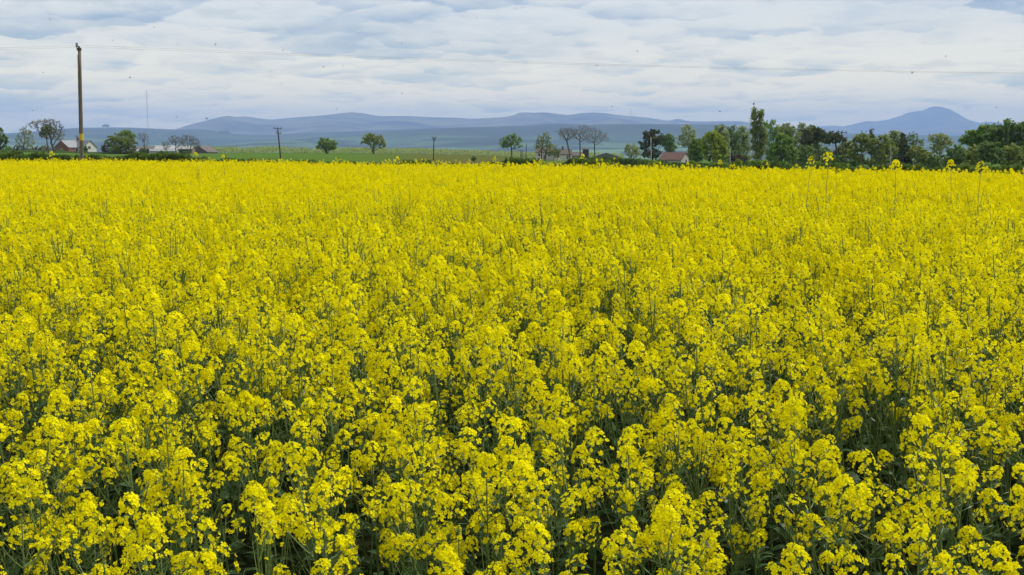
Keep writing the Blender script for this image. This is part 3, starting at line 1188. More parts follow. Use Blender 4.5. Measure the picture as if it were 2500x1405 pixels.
for (u, top, ru, lab, lf) in ((1757, 306, 18, 'thin background tree rising behind the lime green tree', M_pale),
                              (1786, 308, 20, 'slender background tree second left of the poplar', M_mid),
                              (1812, 308, 18, 'slender background tree just left of the poplar', M_pale),
                              (1888, 298, 24, 'green background tree just right of the poplar', M_green),
                              (1925, 303, 22, 'green background tree behind the round dark green tree', M_olive),
                              (1962, 300, 16, 'narrow pale background tree above the dark pines', M_pale),
                              (1986, 306, 12, 'small background tree top between the narrow tree and the dark pines', M_mid)):
    ptree('tall_tree', u, 402, 300 + (u % 7) * 4, [(u, top + 30, ru * 1.25, 30), (u + 4, top + 62, ru * 1.2, 32), (u - 3, top + 12, ru * 0.7, 16)], lab, 'tree', BELT, lf, 2700, 0.27, M_bark_grey, 2.6, twigs=1)
# poplar: narrow upright column
ptree('poplar_tree', 1851, 404, 232, [(1841, 276, 7, 16), (1856, 282, 7, 15), (1843, 298, 10, 18), (1856, 304, 10, 20), (1848, 322, 14, 20), (1860, 330, 9, 22), (1847, 346, 14, 24), (1858, 356, 11, 24), (1850, 376, 14, 24)],
      'tall narrow dark poplar standing above every other tree', 'tree', BELT, M_olive, 7000, 0.16, M_bark, 4, natt=600, spread=0.9, spine=((1842, 268), (1856, 274), (1849, 300), (1862, 318)))
ptree('bush', 1800, 402, 236, [(1798, 386, 20, 10), (1812, 390, 14, 8)], 'purple-grey bush left of the foot of the poplar', 'bush', None, M_plum, 700, 0.2, M_bark, 1.6, natt=110)
ptree('round_tree', 1908, 404, 222, [(1908, 362, 30, 34), (1912, 340, 20, 18), (1890, 378, 22, 24), (1930, 378, 20, 22)], 'round dense dark green tree between the poplar and the dark pines', 'tree', BELT, M_green, 4200, 0.22, tw=3.4)
ptree('pine_tree', 2000, 406, 205, [(1985, 328, 24, 15), (1998, 320, 14, 9), (1966, 345, 18, 10), (2008, 336, 14, 12)], 'dark flat-topped pine leaning left, beside the poled pine', 'tree', BELT, M_pine, 3000, 0.2, M_bark, 4)
ptree('pine_tree', 2044, 406, 200, [(2030, 334, 22, 10), (2048, 340, 18, 8), (2020, 344, 14, 8)], 'dark flat-topped pine with a bare leaning trunk in front of the cross-armed pole', 'tree', BELT, M_pine, 1900, 0.2, M_bark, 3.6)
ptree('broadleaf_tree', 1975, 406, 225, [(1970, 378, 26, 22), (2010, 380, 28, 20)], 'shady brown-green tree beneath the dark pines', 'tree', BELT, M_mid, 2000, 0.24, tw=2.6)
ptree('broadleaf_tree', 2070, 406, 215, [(2068, 368, 24, 26), (2052, 382, 24, 20)], 'grey-green tree behind the cross-armed pole', 'tree', BELT, M_olive, 2000, 0.23, M_bark_grey, 2.8, twigs=1)
ptree('budding_tree', 2108, 408, 205, [(2102, 340, 22, 15), (2118, 350, 20, 22), (2094, 372, 22, 24)], 'tree with thin grey-green leaves left of the slim conifer tip', 'tree', BELT, M_olive, 1600, 0.22, M_bark_grey, 3, twigs=2)
ptree('conifer_tree', 2127, 408, 218, [(2127, 322, 3, 9), (2128, 340, 7, 12), (2128, 362, 11, 16)], 'slim dark conifer whose pointed tip pokes above the grey-green trees', 'tree', BELT, M_pine, 1000, 0.2, M_bark, 2.4)
ptree('broadleaf_tree', 2160, 408, 205, [(2158, 352, 22, 24), (2150, 378, 24, 22), (2176, 372, 20, 26)], 'brown-green tree left of the pale concrete pole', 'tree', BELT, M_olive, 2400, 0.22, M_bark_grey, 2.8, twigs=2)
ptree('tall_tree', 2186, 409, 212, [(2184, 328, 14, 12), (2188, 346, 18, 20), (2192, 372, 18, 22)], 'tree with a small bare crown tip behind the pale concrete pole', 'tree', BELT, M_pale, 1700, 0.22, M_bark_grey, 2.6, twigs=2)
ptree('conifer_tree', 2205, 410, 190, [(2205, 340, 7, 14), (2206, 364, 13, 18), (2208, 388, 19, 18)], 'narrow dark green conifer right of the pale concrete pole', 'tree', BELT, M_pine, 2600, 0.2, M_bark, 3)
ptree('bare_tree', 2230, 410, 205, [(2230, 338, 17, 14), (2238, 350, 18, 12)], 'small sparse tree with open grey branches right of the narrow dark conifer', 'tree', BELT, M_mid, 260, 0.2, M_bark_grey, 2.6, twigs=3, natt=220)
ptree('broadleaf_tree', 2238, 410, 188, [(2240, 374, 26, 18), (2252, 386, 24, 16)], 'rounded olive green tree below the small sparse grey tree', 'tree', BELT, M_olive, 2400, 0.2, tw=2.4)
ptree('budding_tree', 2296, 410, 195, [(2288, 338, 24, 12), (2304, 348, 22, 16), (2290, 362, 20, 16)], 'open crowned tree with pinkish grey leaves left of the big round tree', 'tree', BELT, M_pale, 900, 0.2, M_bark_grey, 3, twigs=3, natt=300)
ptree('round_tree', 2400, 412, 185, [(2390, 332, 44, 24), (2372, 345, 32, 22), (2415, 350, 40, 30), (2348, 340, 14, 10)], 'big spreading green tree with a domed crown at the right, left of the tallest one', 'tree', BELT, M_green, 5200, 0.22, tw=6)
ptree('round_tree', 2470, 412, 180, [(2462, 316, 40, 22), (2440, 332, 34, 24), (2500, 330, 36, 26), (2480, 356, 40, 30)], 'largest domed green tree, running out of the right edge of the photo', 'tree', BELT, M_mid, 5600, 0.22, tw=6)
for (u, top, ru, lf, lab) in ((2330, 352, 26, M_mid, 'mid green tree in the front row below the big spreading tree, leftmost of the row'),
                              (2374, 348, 26, M_olive, 'olive tree second from the left in the front row at the right'),
                              (2420, 340, 28, M_mid, 'tree third in the front row, under the dome of the largest tree'),
                              (2466, 346, 26, M_olive, 'olive tree fourth in the front row at the right'),
                              (2508, 352, 26, M_mid, 'front row tree cut by the right edge of the photo'),
                              (2278, 372, 20, M_mid, 'low dark tree under the open crowned pinkish tree')):
    ptree('broadleaf_tree', u, 412, 150 + (u % 5) * 3, [(u, top + 26, ru, 24), (u + 6, top + 42, ru, 22), (u - 8, top + 40, ru * 0.8, 20)], lab, 'tree', BELT, lf, 2300, 0.17, M_bark_grey, 2.4, twigs=1)
for (u, v, ru, rv, Y, lf, lab) in ((1690, 399, 10, 6, 140, M_bright, 'fresh green bush below the right end of the red roofed house'),
                                   (1600, 400, 11, 6, 140, M_bright, 'bright green bush left of the red roofed house'),
                                   (1802, 398, 10, 8, 120, M_bright, 'lime green bush in front of the purple-grey bush'),
                                   (1846, 398, 17, 8, 118, M_green, 'green bush at the foot of the poplar'),
                                   (1872, 400, 16, 8, 116, M_bright, 'bright green bush right of the foot of the poplar'),
                                   (1992, 402, 16, 8, 110, M_bright, 'light green bush left of the tallest rape head'),
                                   (2052, 404, 14, 6, 110, M_green, 'low green bush right of the tallest rape head')):
    ptree('bush', u, v + rv, Y, [(u, v, ru, rv)], lab, 'bush', 'bushes along the right hedge', lf, 600, 0.11, M_bark, 1.2, natt=90)
ptree('bush', 1158, 392, 200, [(1157, 388, 7, 6)], 'single small dark bush in the browner part of the green field', 'bush', None, M_mid, 260, 0.16, M_bark, 1.2, natt=60)


for (u, top, ru, lf, lab) in ((1560, 384, 20, M_mid, 'dark low shrub left of the foot of the dark pine'),
                              (1612, 386, 10, M_mid, 'dark shrub between the dark pine and the red roofed house'),
                              (1770, 384, 18, M_mid, 'dark shrub under the right side of the lime green tree'),
                              (1888, 378, 20, M_mid, 'dark shrub filling the gap right of the poplar foot'),
                              (1952, 376, 26, M_mid, 'dark shrub under the left side of the flat-topped pines'),
                              (2002, 374, 28, M_olive, 'olive shrub under the middle of the flat-topped pines'),
                              (2046, 376, 24, M_mid, 'dark shrub left of the foot of the cross-armed leaning pole'),
                              (2092, 374, 26, M_mid, 'dark shrub right of the foot of the cross-armed leaning pole'),
                              (2136, 378, 24, M_olive, 'olive shrub under the slim pointed conifer'),
                              (2182, 380, 24, M_mid, 'dark shrub behind the foot of the pale concrete pole'),
                              (2228, 382, 24, M_mid, 'dark shrub right of the narrow dark conifer'),
                              (2264, 378, 22, M_mid, 'dark shrub left of the open crowned pinkish tree'),
                              (2306, 376, 24, M_mid, 'dark shrub right under the open crowned pinkish tree')):
    ptree('shrub', u, 416, 196 + (u % 9) * 5, [(u, top + 18, ru, 18), (u + 8, top + 28, ru, 14)], lab, 'shrub', 'shrubs under the right-hand trees', lf, 1300, 0.22, M_bark, 1.6, natt=120)


# ------------------------------------------------------------------ hedges
def hedge(pts, label, seed, per_m=900, size=0.085, wd=0.6, leaf=None):
    """pts: list of (u, top row, distance)"""
    g = np.random.default_rng(seed)
    mb = MB()
    core = MB()
    P_ = []
    for (u, v, Y) in pts:
        p = at(u, v, Y)
        P_.append((p.x, Y, p.z))
    for a_, b_ in zip(P_[:-1], P_[1:]):
        L = math.hypot(b_[0] - a_[0], b_[1] - a_[1])
        n = int(L * per_m)
        t = g.uniform(0, 1, n)
        x = a_[0] + (b_[0] - a_[0]) * t
        y = a_[1] + (b_[1] - a_[1]) * t
        zt = a_[2] + (b_[2] - a_[2]) * t
        zg = ground_z(x, y)
        hh = np.maximum(zt - zg, 0.3)
        lump = 0.90 + 0.22 * (vnoise(x / 0.8 + 9, y / 0.8, seed) - 0.4) + 0.14 * (vnoise(x / 0.3 + 9, y / 0.3, seed + 1) - 0.5)
        f = g.uniform(0, 1, n) ** 0.7
        z = zg + hh * lump * f
        w_ = wd * (1 - 0.55 * f ** 3) * (0.85 + 0.4 * (vnoise(x / 0.6, z / 0.5 + y, seed + 2) - 0.3))
        th = g.uniform(0, 2 * math.pi, n)
        dx, dy = (b_[0] - a_[0]) / L, (b_[1] - a_[1]) / L
        off = np.sin(th) * w_
        c = np.stack([x - dy * off, y + dx * off, z], 1)
        add_quads(mb, leaf_quads(c, size, g))
        for i in range(int(L / 0.35)):
            t0 = (i + g.uniform(0, 1)) * 0.35 / L
            if t0 > 1:
                continue
            bx, by = a_[0] + (b_[0] - a_[0]) * t0, a_[1] + (b_[1] - a_[1]) * t0
            zb = gz(bx, by)
            hz = max((a_[2] + (b_[2] - a_[2]) * t0) - zb, 0.3)
            for _ in range(3):
                core.tube([(bx, by, zb - 0.03), (bx + g.normal() * 0.18, by + g.normal() * 0.18, zb + hz * g.uniform(0.6, 0.95))], [0.022, 0.008], 3, cap=False)
    o = mb.build('hedge', leaf or M_hedge)
    core.build('trunk', M_bark, o)
    return tag(o, label, 'hedge', 'field hedges')


hedge([(-420, 372, 76), (0, 371, 72), (45, 371, 71), (60, 375, 70.5), (190, 377, 69), (300, 376, 67), (310, 374, 67), (430, 374, 64.5), (445, 379, 64), (500, 382, 63.5)],
      'dark green hedge along the far edge of the crop at the left, below the bungalow', 31)
hedge([(496, 386, 62), (560, 386.5, 61), (640, 389, 59.5), (760, 390.5, 56.5), (900, 393, 54), (1100, 394, 48.5), (1230, 391, 46.5)],
      'low dark strip of hedge behind the crop below the green field', 32)
hedge([(1226, 389, 47.5), (1330, 388, 46.5), (1450, 389, 45.5), (1600, 395, 44), (1690, 397, 43), (1760, 397, 41.5), (1850, 399, 40.5), (1960, 402, 39.5), (2060, 404, 38.5),
       (2200, 405, 37.5), (2290, 403, 37), (2400, 406, 36.3), (2560, 408, 35.6), (2900, 410, 34)],
      'green hedge along the far edge of the crop at the right, below the tree belt', 33)
hedge([(1425, 383, 160), (1520, 384, 158), (1580, 390, 155), (1615, 396, 153), (1700, 398, 150), (1900, 394, 142)], 'dark hedge beyond the first one, between the farm and the red roofed house', 34, 260, 0.17, 0.9, M_hedge)
hedge([(0, 372, 322), (60, 371, 326), (190, 372, 330), (330, 374, 330)], 'thin far hedge in front of the brick house', 35, 140, 0.26, 1.0, M_mid)

# far strip of woodland behind the green field: nobody could count its trees
g_ = np.random.default_rng(77)
wb = MB()
wt = MB()
US = np.array([490, 520, 560, 600, 640, 660, 700, 720, 760, 800, 860, 940, 1000, 1060, 1120, 1180, 1230, 1300, 1420, 1520])
VT = np.array([366, 362, 361, 363, 362, 360, 360, 363, 364, 364, 363, 364, 365, 366, 368, 370, 372, 373, 376, 378])
for i in range(17000):
    u = g_.uniform(490, 1520)
    Y = g_.uniform(400, 520)
    vt = np.interp(u, US, VT) - 3.0 + 6.5 * (vnoise(np.array([u / 17.0]), np.array([Y / 30.0]), 3)[0] - 0.35) + 3.5 * vnoise(np.array([u / 6.0]), np.array([Y / 20.0]), 5)[0]
    x = (u - 1250) / F * Y
    zt = EYE - (vt - HOR) / F * Y
    zb = gz(x, Y)
    f = g_.uniform(0, 1) ** 0.6
    add_quads(wb, leaf_quads(np.array([[x, Y, zb + (zt - zb) * f]]), 0.42, g_))
wo_ = wb.build('woodland', M_pale)
tag(wo_, 'long low strip of scrubby green woodland behind the green field', 'woodland', kind='stuff')

# clump of trees on the hill top and a plantation on the hillside
def copse(u0, u1, vt, vb, Y, label, seed):
    g = np.random.default_rng(seed)
    k = px_m(Y)
    c0, c1 = at(u0, vb, Y), at(u1, vb, Y)
    mb, tb = MB(), MB()
    H = (vb - vt) * k
    nt = 16
    tops = []
    for i in range(nt):
        x = c0.x + (c1.x - c0.x) * (i + 0.5) / nt
        y = Y + g.uniform(-20, 20)
        e = 1 - abs((i + 0.5) / nt * 2 - 1) ** 4 * 0.5
        h = H * e * g.uniform(0.85, 1.02)
        tb.tube([(x, y, c0.z - 8), (x, y, c0.z + h * 0.6)], [0.7, 0.3], 4)
        p = g.normal(size=(150, 3)) * np.array([(c1.x - c0.x) / nt * 0.8, 5, h * 0.16]) + np.array([x, y, c0.z + h * 0.62])
        add_quads(mb, leaf_quads(p, 1.9, g))
    o = mb.build('copse', M_mid)
    tb.build('trunk', M_bark, o)
    return tag(o, label, 'copse', 'tree clumps on the hills')


copse(250, 266, 304, 312, 9450, 'small dark clump of trees on the skyline of the left hill', 5)
copse(534, 560, 319, 327, 9000, 'dark plantation on the hillside left of the mountains', 6)


# ------------------------------------------------------------------ buildings
M_brick = solid_mat('brick_red', (0.19, 0.088, 0.068), (0.14, 0.066, 0.052), 3.0)
M_render = solid_mat('white_render', (0.58, 0.58, 0.57), (0.48, 0.48, 0.47), 0.8)
M_cream = solid_mat('cream_wall', (0.38, 0.37, 0.35), (0.31, 0.30, 0.28), 0.8)
M_slate = solid_mat('slate_grey', (0.10, 0.105, 0.125), (0.14, 0.14, 0.16), 2.5, 0.5)
M_slate_pale_glare = solid_mat('slate_pale_glare', (0.27, 0.28, 0.30), (0.20, 0.21, 0.23), 2.5, 0.45)
M_tile = solid_mat('tile_red_brown', (0.135, 0.07, 0.06), (0.10, 0.056, 0.05), 1.6)
M_tile_old = solid_mat('tile_old', (0.12, 0.102, 0.09), (0.095, 0.082, 0.075), 1.6)
M_sheet = solid_mat('white_sheet', (0.36, 0.365, 0.37), (0.25, 0.255, 0.26), 0.5, 0.5)
M_brown = solid_mat('brown_board', (0.20, 0.155, 0.115), (0.15, 0.115, 0.09), 1.2)
M_purple = solid_mat('rusty_sheet', (0.14, 0.122, 0.12), (0.105, 0.09, 0.088), 0.7)
M_dark = solid_mat('opening_shade', (0.02, 0.02, 0.022), (0.03, 0.03, 0.03), 1.0)  # near-black panel colour stands in for the shade inside doorways
M_glass = solid_mat('window_glass', (0.03, 0.035, 0.04), (0.05, 0.055, 0.06), 1.0, 0.1, spec=0.6)
M_black = solid_mat('black_tar', (0.045, 0.045, 0.048), (0.03, 0.03, 0.033), 1.0)
M_wood = solid_mat('pole_wood', (0.165, 0.142, 0.108), (0.10, 0.086, 0.068), 3.0, 0.85, (6, 6, 0.5))
M_wood_dark = solid_mat('pole_wood_dark', (0.07, 0.062, 0.052), (0.045, 0.042, 0.038), 3.0, 0.85, (6, 6, 0.5))
M_conc = solid_mat('concrete', (0.36, 0.35, 0.32), (0.29, 0.28, 0.26), 2.0)
M_steel = solid_mat('grey_steel', (0.30, 0.31, 0.32), (0.24, 0.25, 0.26), 2.0, 0.5)
M_yellow = solid_mat('yellow_band', (0.62, 0.46, 0.03), (0.52, 0.38, 0.03), 6.0)
M_insul = solid_mat('insulator_brown', (0.10, 0.05, 0.035), (0.07, 0.035, 0.03), 6.0, 0.3)
M_wire = solid_mat('wire_grey', (0.13, 0.135, 0.14), (0.11, 0.11, 0.12), 6.0, 0.5)


class House:
    """a gabled block with its own axes: x along the ridge, y across, z up"""
    def __init__(s, name, c, rz, label, cat='house', group=None):
        s.root = empty(name, c, label, cat, group, rz)

    def block(s, L, Wd, he, hr, wall, roof, o=(0, 0), turn=0.0, over=0.25, down=1.2, gable=None):
        M = Matrix.Translation((o[0], o[1], 0)) @ Matrix.Rotation(turn, 4, 'Z')
        mb = MB()
        a, b = L / 2, Wd / 2
        vs = [(-a, -b, -down), (a, -b, -down), (a, b, -down), (-a, b, -down), (-a, -b, he), (a, -b, he), (a, b, he), (-a, b, he), (-a, 0, hr), (a, 0, hr)]
        mb.add([M @ Vector(q) for q in vs], [(0, 1, 5, 4), (2, 3, 7, 6), (1, 2, 6, 9, 5), (3, 0, 4, 8, 7)])
        mb.build('wall', wall, s.root)
        rb = MB()
        sl = (hr - he) / b
        t = 0.14
        A = a + over
        B = b + over
        ze = he - over * sl + 0.03
        zr = hr + 0.03
        for sg in (-1, 1):
            q = [(-A, sg * B, ze), (A, sg * B, ze), (A, 0, zr), (-A, 0, zr), (-A, sg * B, ze + t), (A, sg * B, ze + t), (A, 0, zr + t), (-A, 0, zr + t)]
            rb.add([M @ Vector(p) for p in q], [(0, 1, 2, 3), (4, 7, 6, 5), (0, 4, 5, 1), (1, 5, 6, 2), (0, 3, 7, 4)])
        return rb.build('roof', roof, s.root), M

    def pane(s, M, p, d, name='window', mat=None, frame=None):
        mb = MB()
        q = M @ Vector(p)
        rz = M.to_euler().z
        mb.box(q, d, rz)
        w_ = mb.build(name, frame or M_render, s.root)
        pb = MB()
        k = 0.82
        if d[1] < d[0]:
            pb.box(q, (d[0] * k, d[1] + 0.03, d[2] * k), rz)
        else:
            pb.box(q, (d[0] + 0.03, d[1] * k, d[2] * k), rz)
        pb.build('pane' if name == 'window' else 'panel', mat or M_glass, w_)
        return w_


def chimney(roof, M, x, y, z0, h, mat, sz=0.7):
    mb = MB()
    p = M @ Vector((x, y, z0 + h / 2))
    mb.box(p, (sz, sz, h), M.to_euler().z)
    p = M @ Vector((x, y, z0 + h + 0.06))
    mb.box(p, (sz + 0.14, sz + 0.14, 0.12), M.to_euler().z)
    for dx in (-0.15, 0.15):
        q = M @ Vector((x + dx, y, z0 + h + 0.12))
        mb.tube([q, q + Vector((0, 0, 0.35))], 0.1, 6)
    return mb.build('chimney', mat, roof)


# brick and white bungalow on the left
Yh = 365
c = at(198, 374, Yh)
hz0 = gz(c.x, Yh)
hh = House('bungalow', (c.x, Yh, hz0), R(-30), 'bungalow with a brick gable, grey slate roof and white right-hand gable')
kk = px_m(Yh)
zz_ = lambda v, Y: EYE - (v - HOR) / F * Y
he, hr = zz_(360, Yh) - hz0, zz_(344.5, Yh) - hz0
rf, M = hh.block(9.0, 5.2, he, hr, M_render, M_slate, (0, 0))
chimney(rf, M, -1.2, 0.2, hr - 0.3, 0.9, M_brick, 0.6)
hh.pane(M, (4.52, -0.3, he - 0.1), (0.06, 1.1, 1.1))
hh.pane(M, (1.2, -2.62, he - 1.1), (1.4, 0.06, 1.0))
hh.pane(M, (2.9, -2.62, he - 1.25), (0.9, 0.06, 1.7), 'door', M_brown)
rf2, M2 = hh.block(6.4, 5.4, he - 0.05, hr - 0.04, M_brick, M_slate_pale_glare, (-1.0, -4.05), R(102), over=0.2)  # wing roof paler than the main slate: sun glare put into its colour
hh.pane(M2, (-3.22, 0.2, he - 0.9), (0.06, 1.1, 1.0))
hh.pane(M2, (0.4, -2.72, he - 1.0), (1.1, 0.06, 1.0))

# low white farm sheds
Ys = 380
c = at(428, 374, Ys)
z0 = gz(c.x, Ys)
sh = House('farm_shed', (c.x, Ys, z0), R(6), 'long farm shed with a white sheet roof and brown boarded front', 'shed', 'farm sheds by the bare trees')
rf, M = sh.block(12.4, 6.0, zz_(364.5, Ys) - z0, zz_(357.2, Ys) - z0, M_brown, M_sheet, over=0.2)
sh.pane(M, (3.5, -3.05, zz_(371, Ys) - z0), (3.6, 0.08, 1.5), 'door', M_dark, M_brown)
c = at(385, 378, Ys - 14)
z0 = gz(c.x, Ys - 14)
sh = House('farm_shed', (c.x, Ys - 14, z0), R(4), 'lowest white farm shed, left of the brown boarded one', 'shed', 'farm sheds by the bare trees')
rf, M = sh.block(12.8, 4.0, zz_(370, Ys - 14) - z0, zz_(365, Ys - 14) - z0, M_sheet, M_slate_pale_glare, over=0.15)
sh.pane(M, (-3, -2.03, zz_(373, Ys - 14) - z0), (2.0, 0.06, 0.6))
c = at(498, 376, Ys + 8)
z0 = gz(c.x, Ys + 8)
sh = House('farm_shed', (c.x, Ys + 8, z0), R(-18), 'farm shed under a purple-brown sloping roof at the edge of the green field', 'shed', 'farm sheds by the bare trees')
rf, M = sh.block(6.5, 7.0, zz_(372, Ys) - z0, zz_(357, Ys) - z0, M_purple, M_purple, turn=R(90), over=0.2)
c = at(350, 372, 395)
z0 = gz(c.x, 395)
sh = House('farm_shed', (c.x, 395, z0), R(2), 'grey-brown roofed shed half hidden behind the round olive tree', 'shed', 'farm sheds by the bare trees')
rf, M = sh.block(9, 5.0, zz_(364, 395) - z0, zz_(359, 395) - z0, M_brown, M_purple, over=0.2)

# white farm in the middle
Yf = 345
c = at(1330, 388, Yf)
z0 = gz(c.x, Yf) - 0.2
fh = House('farmhouse', (c.x, Yf, z0), R(-4), 'white farmhouse behind the double-trunked tree')
rf, M = fh.block(5.4, 5.0, zz_(371.5, Yf) - z0, zz_(362, Yf) - z0, M_render, M_tile_old)
fh.pane(M, (-1.6, -2.53, zz_(378, Yf) - z0), (0.8, 0.06, 1.0))
fh.pane(M, (1.4, -2.53, zz_(378, Yf) - z0), (0.8, 0.06, 1.0))
fh.pane(M, (0.0, -2.53, zz_(384, Yf) - z0), (0.8, 0.06, 1.7), 'door', M_brown)
chimney(rf, M, -2.3, 0, zz_(362.5, Yf) - z0, 0.7, M_brick, 0.5)
c = at(1372, 388, Yf - 4)
z0 = gz(c.x, Yf - 4) - 0.2
fh = House('farm_cottage', (c.x, Yf - 4, z0), R(3), 'low white cottage with a reddish roof and chimney beside the farmhouse')
rf, M = fh.block(5.6, 4.2, zz_(376.5, Yf) - z0, zz_(366, Yf) - z0, M_render, M_tile_old)
chimney(rf, M, 0.2, 0, zz_(366.5, Yf) - z0, 0.75, M_brick, 0.5)
fh.pane(M, (-1.4, -2.13, zz_(382, Yf) - z0), (0.8, 0.06, 0.8))
fh.pane(M, (1.5, -2.13, zz_(383, Yf) - z0), (0.8, 0.06, 1.5), 'door', M_brown)
c = at(1410, 388, Yf + 6)
z0 = gz(c.x, Yf + 6)
fh = House('farm_barn', (c.x, Yf + 6, z0), R(-3), 'low farm barn with a brown tiled roof left of the silo', 'barn')
rf, M = fh.block(6.5, 5.0, zz_(381, Yf) - z0, zz_(372.5, Yf) - z0, M_cream, M_tile_old)
fh.pane(M, (1.0, -2.53, zz_(385, Yf) - z0), (1.2, 0.06, 1.4), 'door', M_dark)
c = at(1480, 388, Yf)
z0 = gz(c.x, Yf)
fh = House('farm_barn', (c.x, Yf, z0), R(86), 'dark farm barn showing a wide low gable right of the bare trees', 'barn')
rf, M = fh.block(8, 7.4, zz_(383, Yf) - z0, zz_(374.3, Yf) - z0, M_slate, M_slate)
fh.pane(M, (-4.03, 0.2, zz_(386, Yf) - z0), (0.06, 2.2, 1.2), 'door', M_dark, M_slate)
# silo
c = at(1430, 388, Yf + 2)
z0 = gz(c.x, Yf + 2)
si = empty('silo', (c.x, Yf + 2, z0), 'dark round farm silo with ragged growth on top, between the bare trees', 'silo')
mb = MB()
hs_ = zz_(365, Yf) - z0
r_ = 7.6 * px_m(Yf)
mb.tube([(0, 0, -0.5), (0, 0, hs_)], r_, 20)
for i in range(1, 6):
    mb.tube([(0, 0, hs_ * i / 6), (0, 0, hs_ * i / 6 + 0.06)], r_ + 0.03, 20)
mb.build('body', M_black, si)
mb = MB()
mb.tube([(0, 0, hs_), (0, 0, hs_ + 0.25), (0, 0, hs_ + 0.45)], [r_ + 0.08, r_ * 0.75, r_ * 0.2], 20)
for i in range(9):
    an = i * 0.7
    mb.tube([(math.cos(an) * r_, math.sin(an) * r_, hs_), (math.cos(an) * r_ * 1.03, math.sin(an) * r_ * 1.03, hs_ + 0.5)], 0.04, 4)
mb.build('cap', M_brown, si)

# red roofed house on the right
Yr = 262
c = at(1648, 394, Yr)
z0 = gz(c.x, Yr)
rh_ = House('house', (c.x, Yr, z0), R(-33), 'low pale house with a red-brown tiled roof among the right-hand trees')
rf, M = rh_.block(5.6, 5.6, zz_(390.5, Yr) - z0, zz_(373.5, Yr) - z0, M_cream, M_tile, over=0.2, down=0.5)
rh_.pane(M, (-1.0, -2.83, zz_(395, Yr) - z0), (0.9, 0.06, 0.7))
rh_.pane(M, (2.83, 0.0, zz_(393, Yr) - z0), (0.06, 0.8, 0.8))


# ------------------------------------------------------------------ poles, wires, masts
def pole(u0, u1, vt, vb, Y, wpx, label, group=None, arms=(), mat=None, cat='utility pole', name='utility_pole', ins=True):
    k = px_m(Y)
    b = at(u1, vb, Y)
    t = at(u0, vt, Y)
    zb = gz(b.x, Y) - 0.1
    root = empty(name, (b.x, Y, zb), label, cat, group)
    # carry the visible lean on down to the ground
    dx = (t.x - b.x)
    r = wpx * k / 2
    tp = Vector((dx, 0, t.z - zb))
    n = 6
    mb = MB()
    mb.tube([tp * (i / n) for i in range(n + 1)], [r * (1.08 - 0.25 * i / n) for i in range(n + 1)], 12)
    mb.build('shaft', mat or M_wood_dark, root, True)
    for (av, al, ar, tilt) in arms:
        zc = at(u0, av, Y).z - zb
        xc = dx * zc / tp.z
        am = MB()
        tl = -tilt * k
        am.tube([(xc - al * k, -r - 0.03, zc - tl / 2), (xc + ar * k, -r - 0.03, zc + tl / 2)], 0.055 if wpx < 6 else 0.07, 4)
        a_ = am.build('crossarm', M_wood_dark, root)
        if ins:
            for q in (-al * 0.92, (ar - al) * 0.5, ar * 0.92):
                im = MB()
                x = xc + q * k
                zq = zc + tl / 2 * (q / max(al, ar))
                im.tube([(x, -r - 0.03, zq + 0.05), (x, -r - 0.03, zq + 0.14), (x, -r - 0.03, zq + 0.2), (x, -r - 0.03, zq + 0.3)], [0.03, 0.07, 0.045, 0.06], 8)
                im.build('insulator', M_insul, a_)
    return root, tp, r, zb


YP = 66.0
bp_ = at(198.5, 390, YP)
pr, tp, r, zb = pole(193.8, 198.3, 119, 389, YP, 8.9, 'tall bare wooden pole with a yellow band rising from the hedge at the left', mat=M_wood)
k = px_m(YP)
# yellow warning band
z1, z2 = at(197, 343, YP).z - zb, at(197, 327, YP).z - zb
mb = MB()
mb.tube([tp * (z1 / tp.z), tp * (z2 / tp.z)], r * 1.12, 14)
mb.build('warning_band', M_yellow, pr)
# bracket and insulators at the top
mb = MB()
mb.tube([tp - Vector((0, 0, 0.10)), tp + Vector((0, 0, 0.03))], [r * 1.15, r * 1.05], 12)
mb.tube([tp + Vector((0, 0, 0.0)), tp + Vector((-0.04, 0, 0.14))], [r * 0.62, r * 0.4], 8)
mb.build('pole_cap', M_wood_dark, pr)
mb = MB()
bx = tp.x - 6.0 * k
mb.tube([(tp.x - r, 0, tp.z - 0.12), (bx, 0, tp.z - 0.02), (bx, 0, tp.z + 0.10)], 0.03, 6)
br = mb.build('bracket', M_steel, pr)
for dz in (0.10, 0.22):
    im = MB()
    im.tube([(bx, 0, tp.z + dz), (bx, 0, tp.z + dz + 0.03), (bx, 0, tp.z + dz + 0.06), (bx, 0, tp.z + dz + 0.09)], [0.06, 0.085, 0.05, 0.075], 10)
    im.build('insulator', M_insul, br)
mb = MB()
mb.tube([tp * 0.955 - Vector((r, 0, 0)), tp * 0.90 - Vector((r * 0.98, 0.02, 0)), tp * 0.5 - Vector((r * 1.0, 0.02, 0)), tp * 0.32 - Vector((r * 1.02, 0.02, 0))], 0.014, 4)
mb.build('cable', M_black, pr)
wx, wz = bp_.x + bx, zb + tp.z

WG = 'overhead wires on the tall wooden pole'


def wire(uv, Y, label, dz, rad=0.0038):
    pts = []
    us = [p[0] for p in uv]
    vs = [p[1] for p in uv]
    co = np.polyfit(us, vs, 3 if len(us) > 3 else 2)
    for u in np.linspace(us[0], us[-1], 60):
        p = at(u, np.polyval(co, u), Y)
        pts.append((p.x, Y, p.z + dz))
    mb = MB()
    mb.tube(pts, rad, 5)
    return tag(mb.build('overhead_wire', M_wire), label, 'wire', WG)


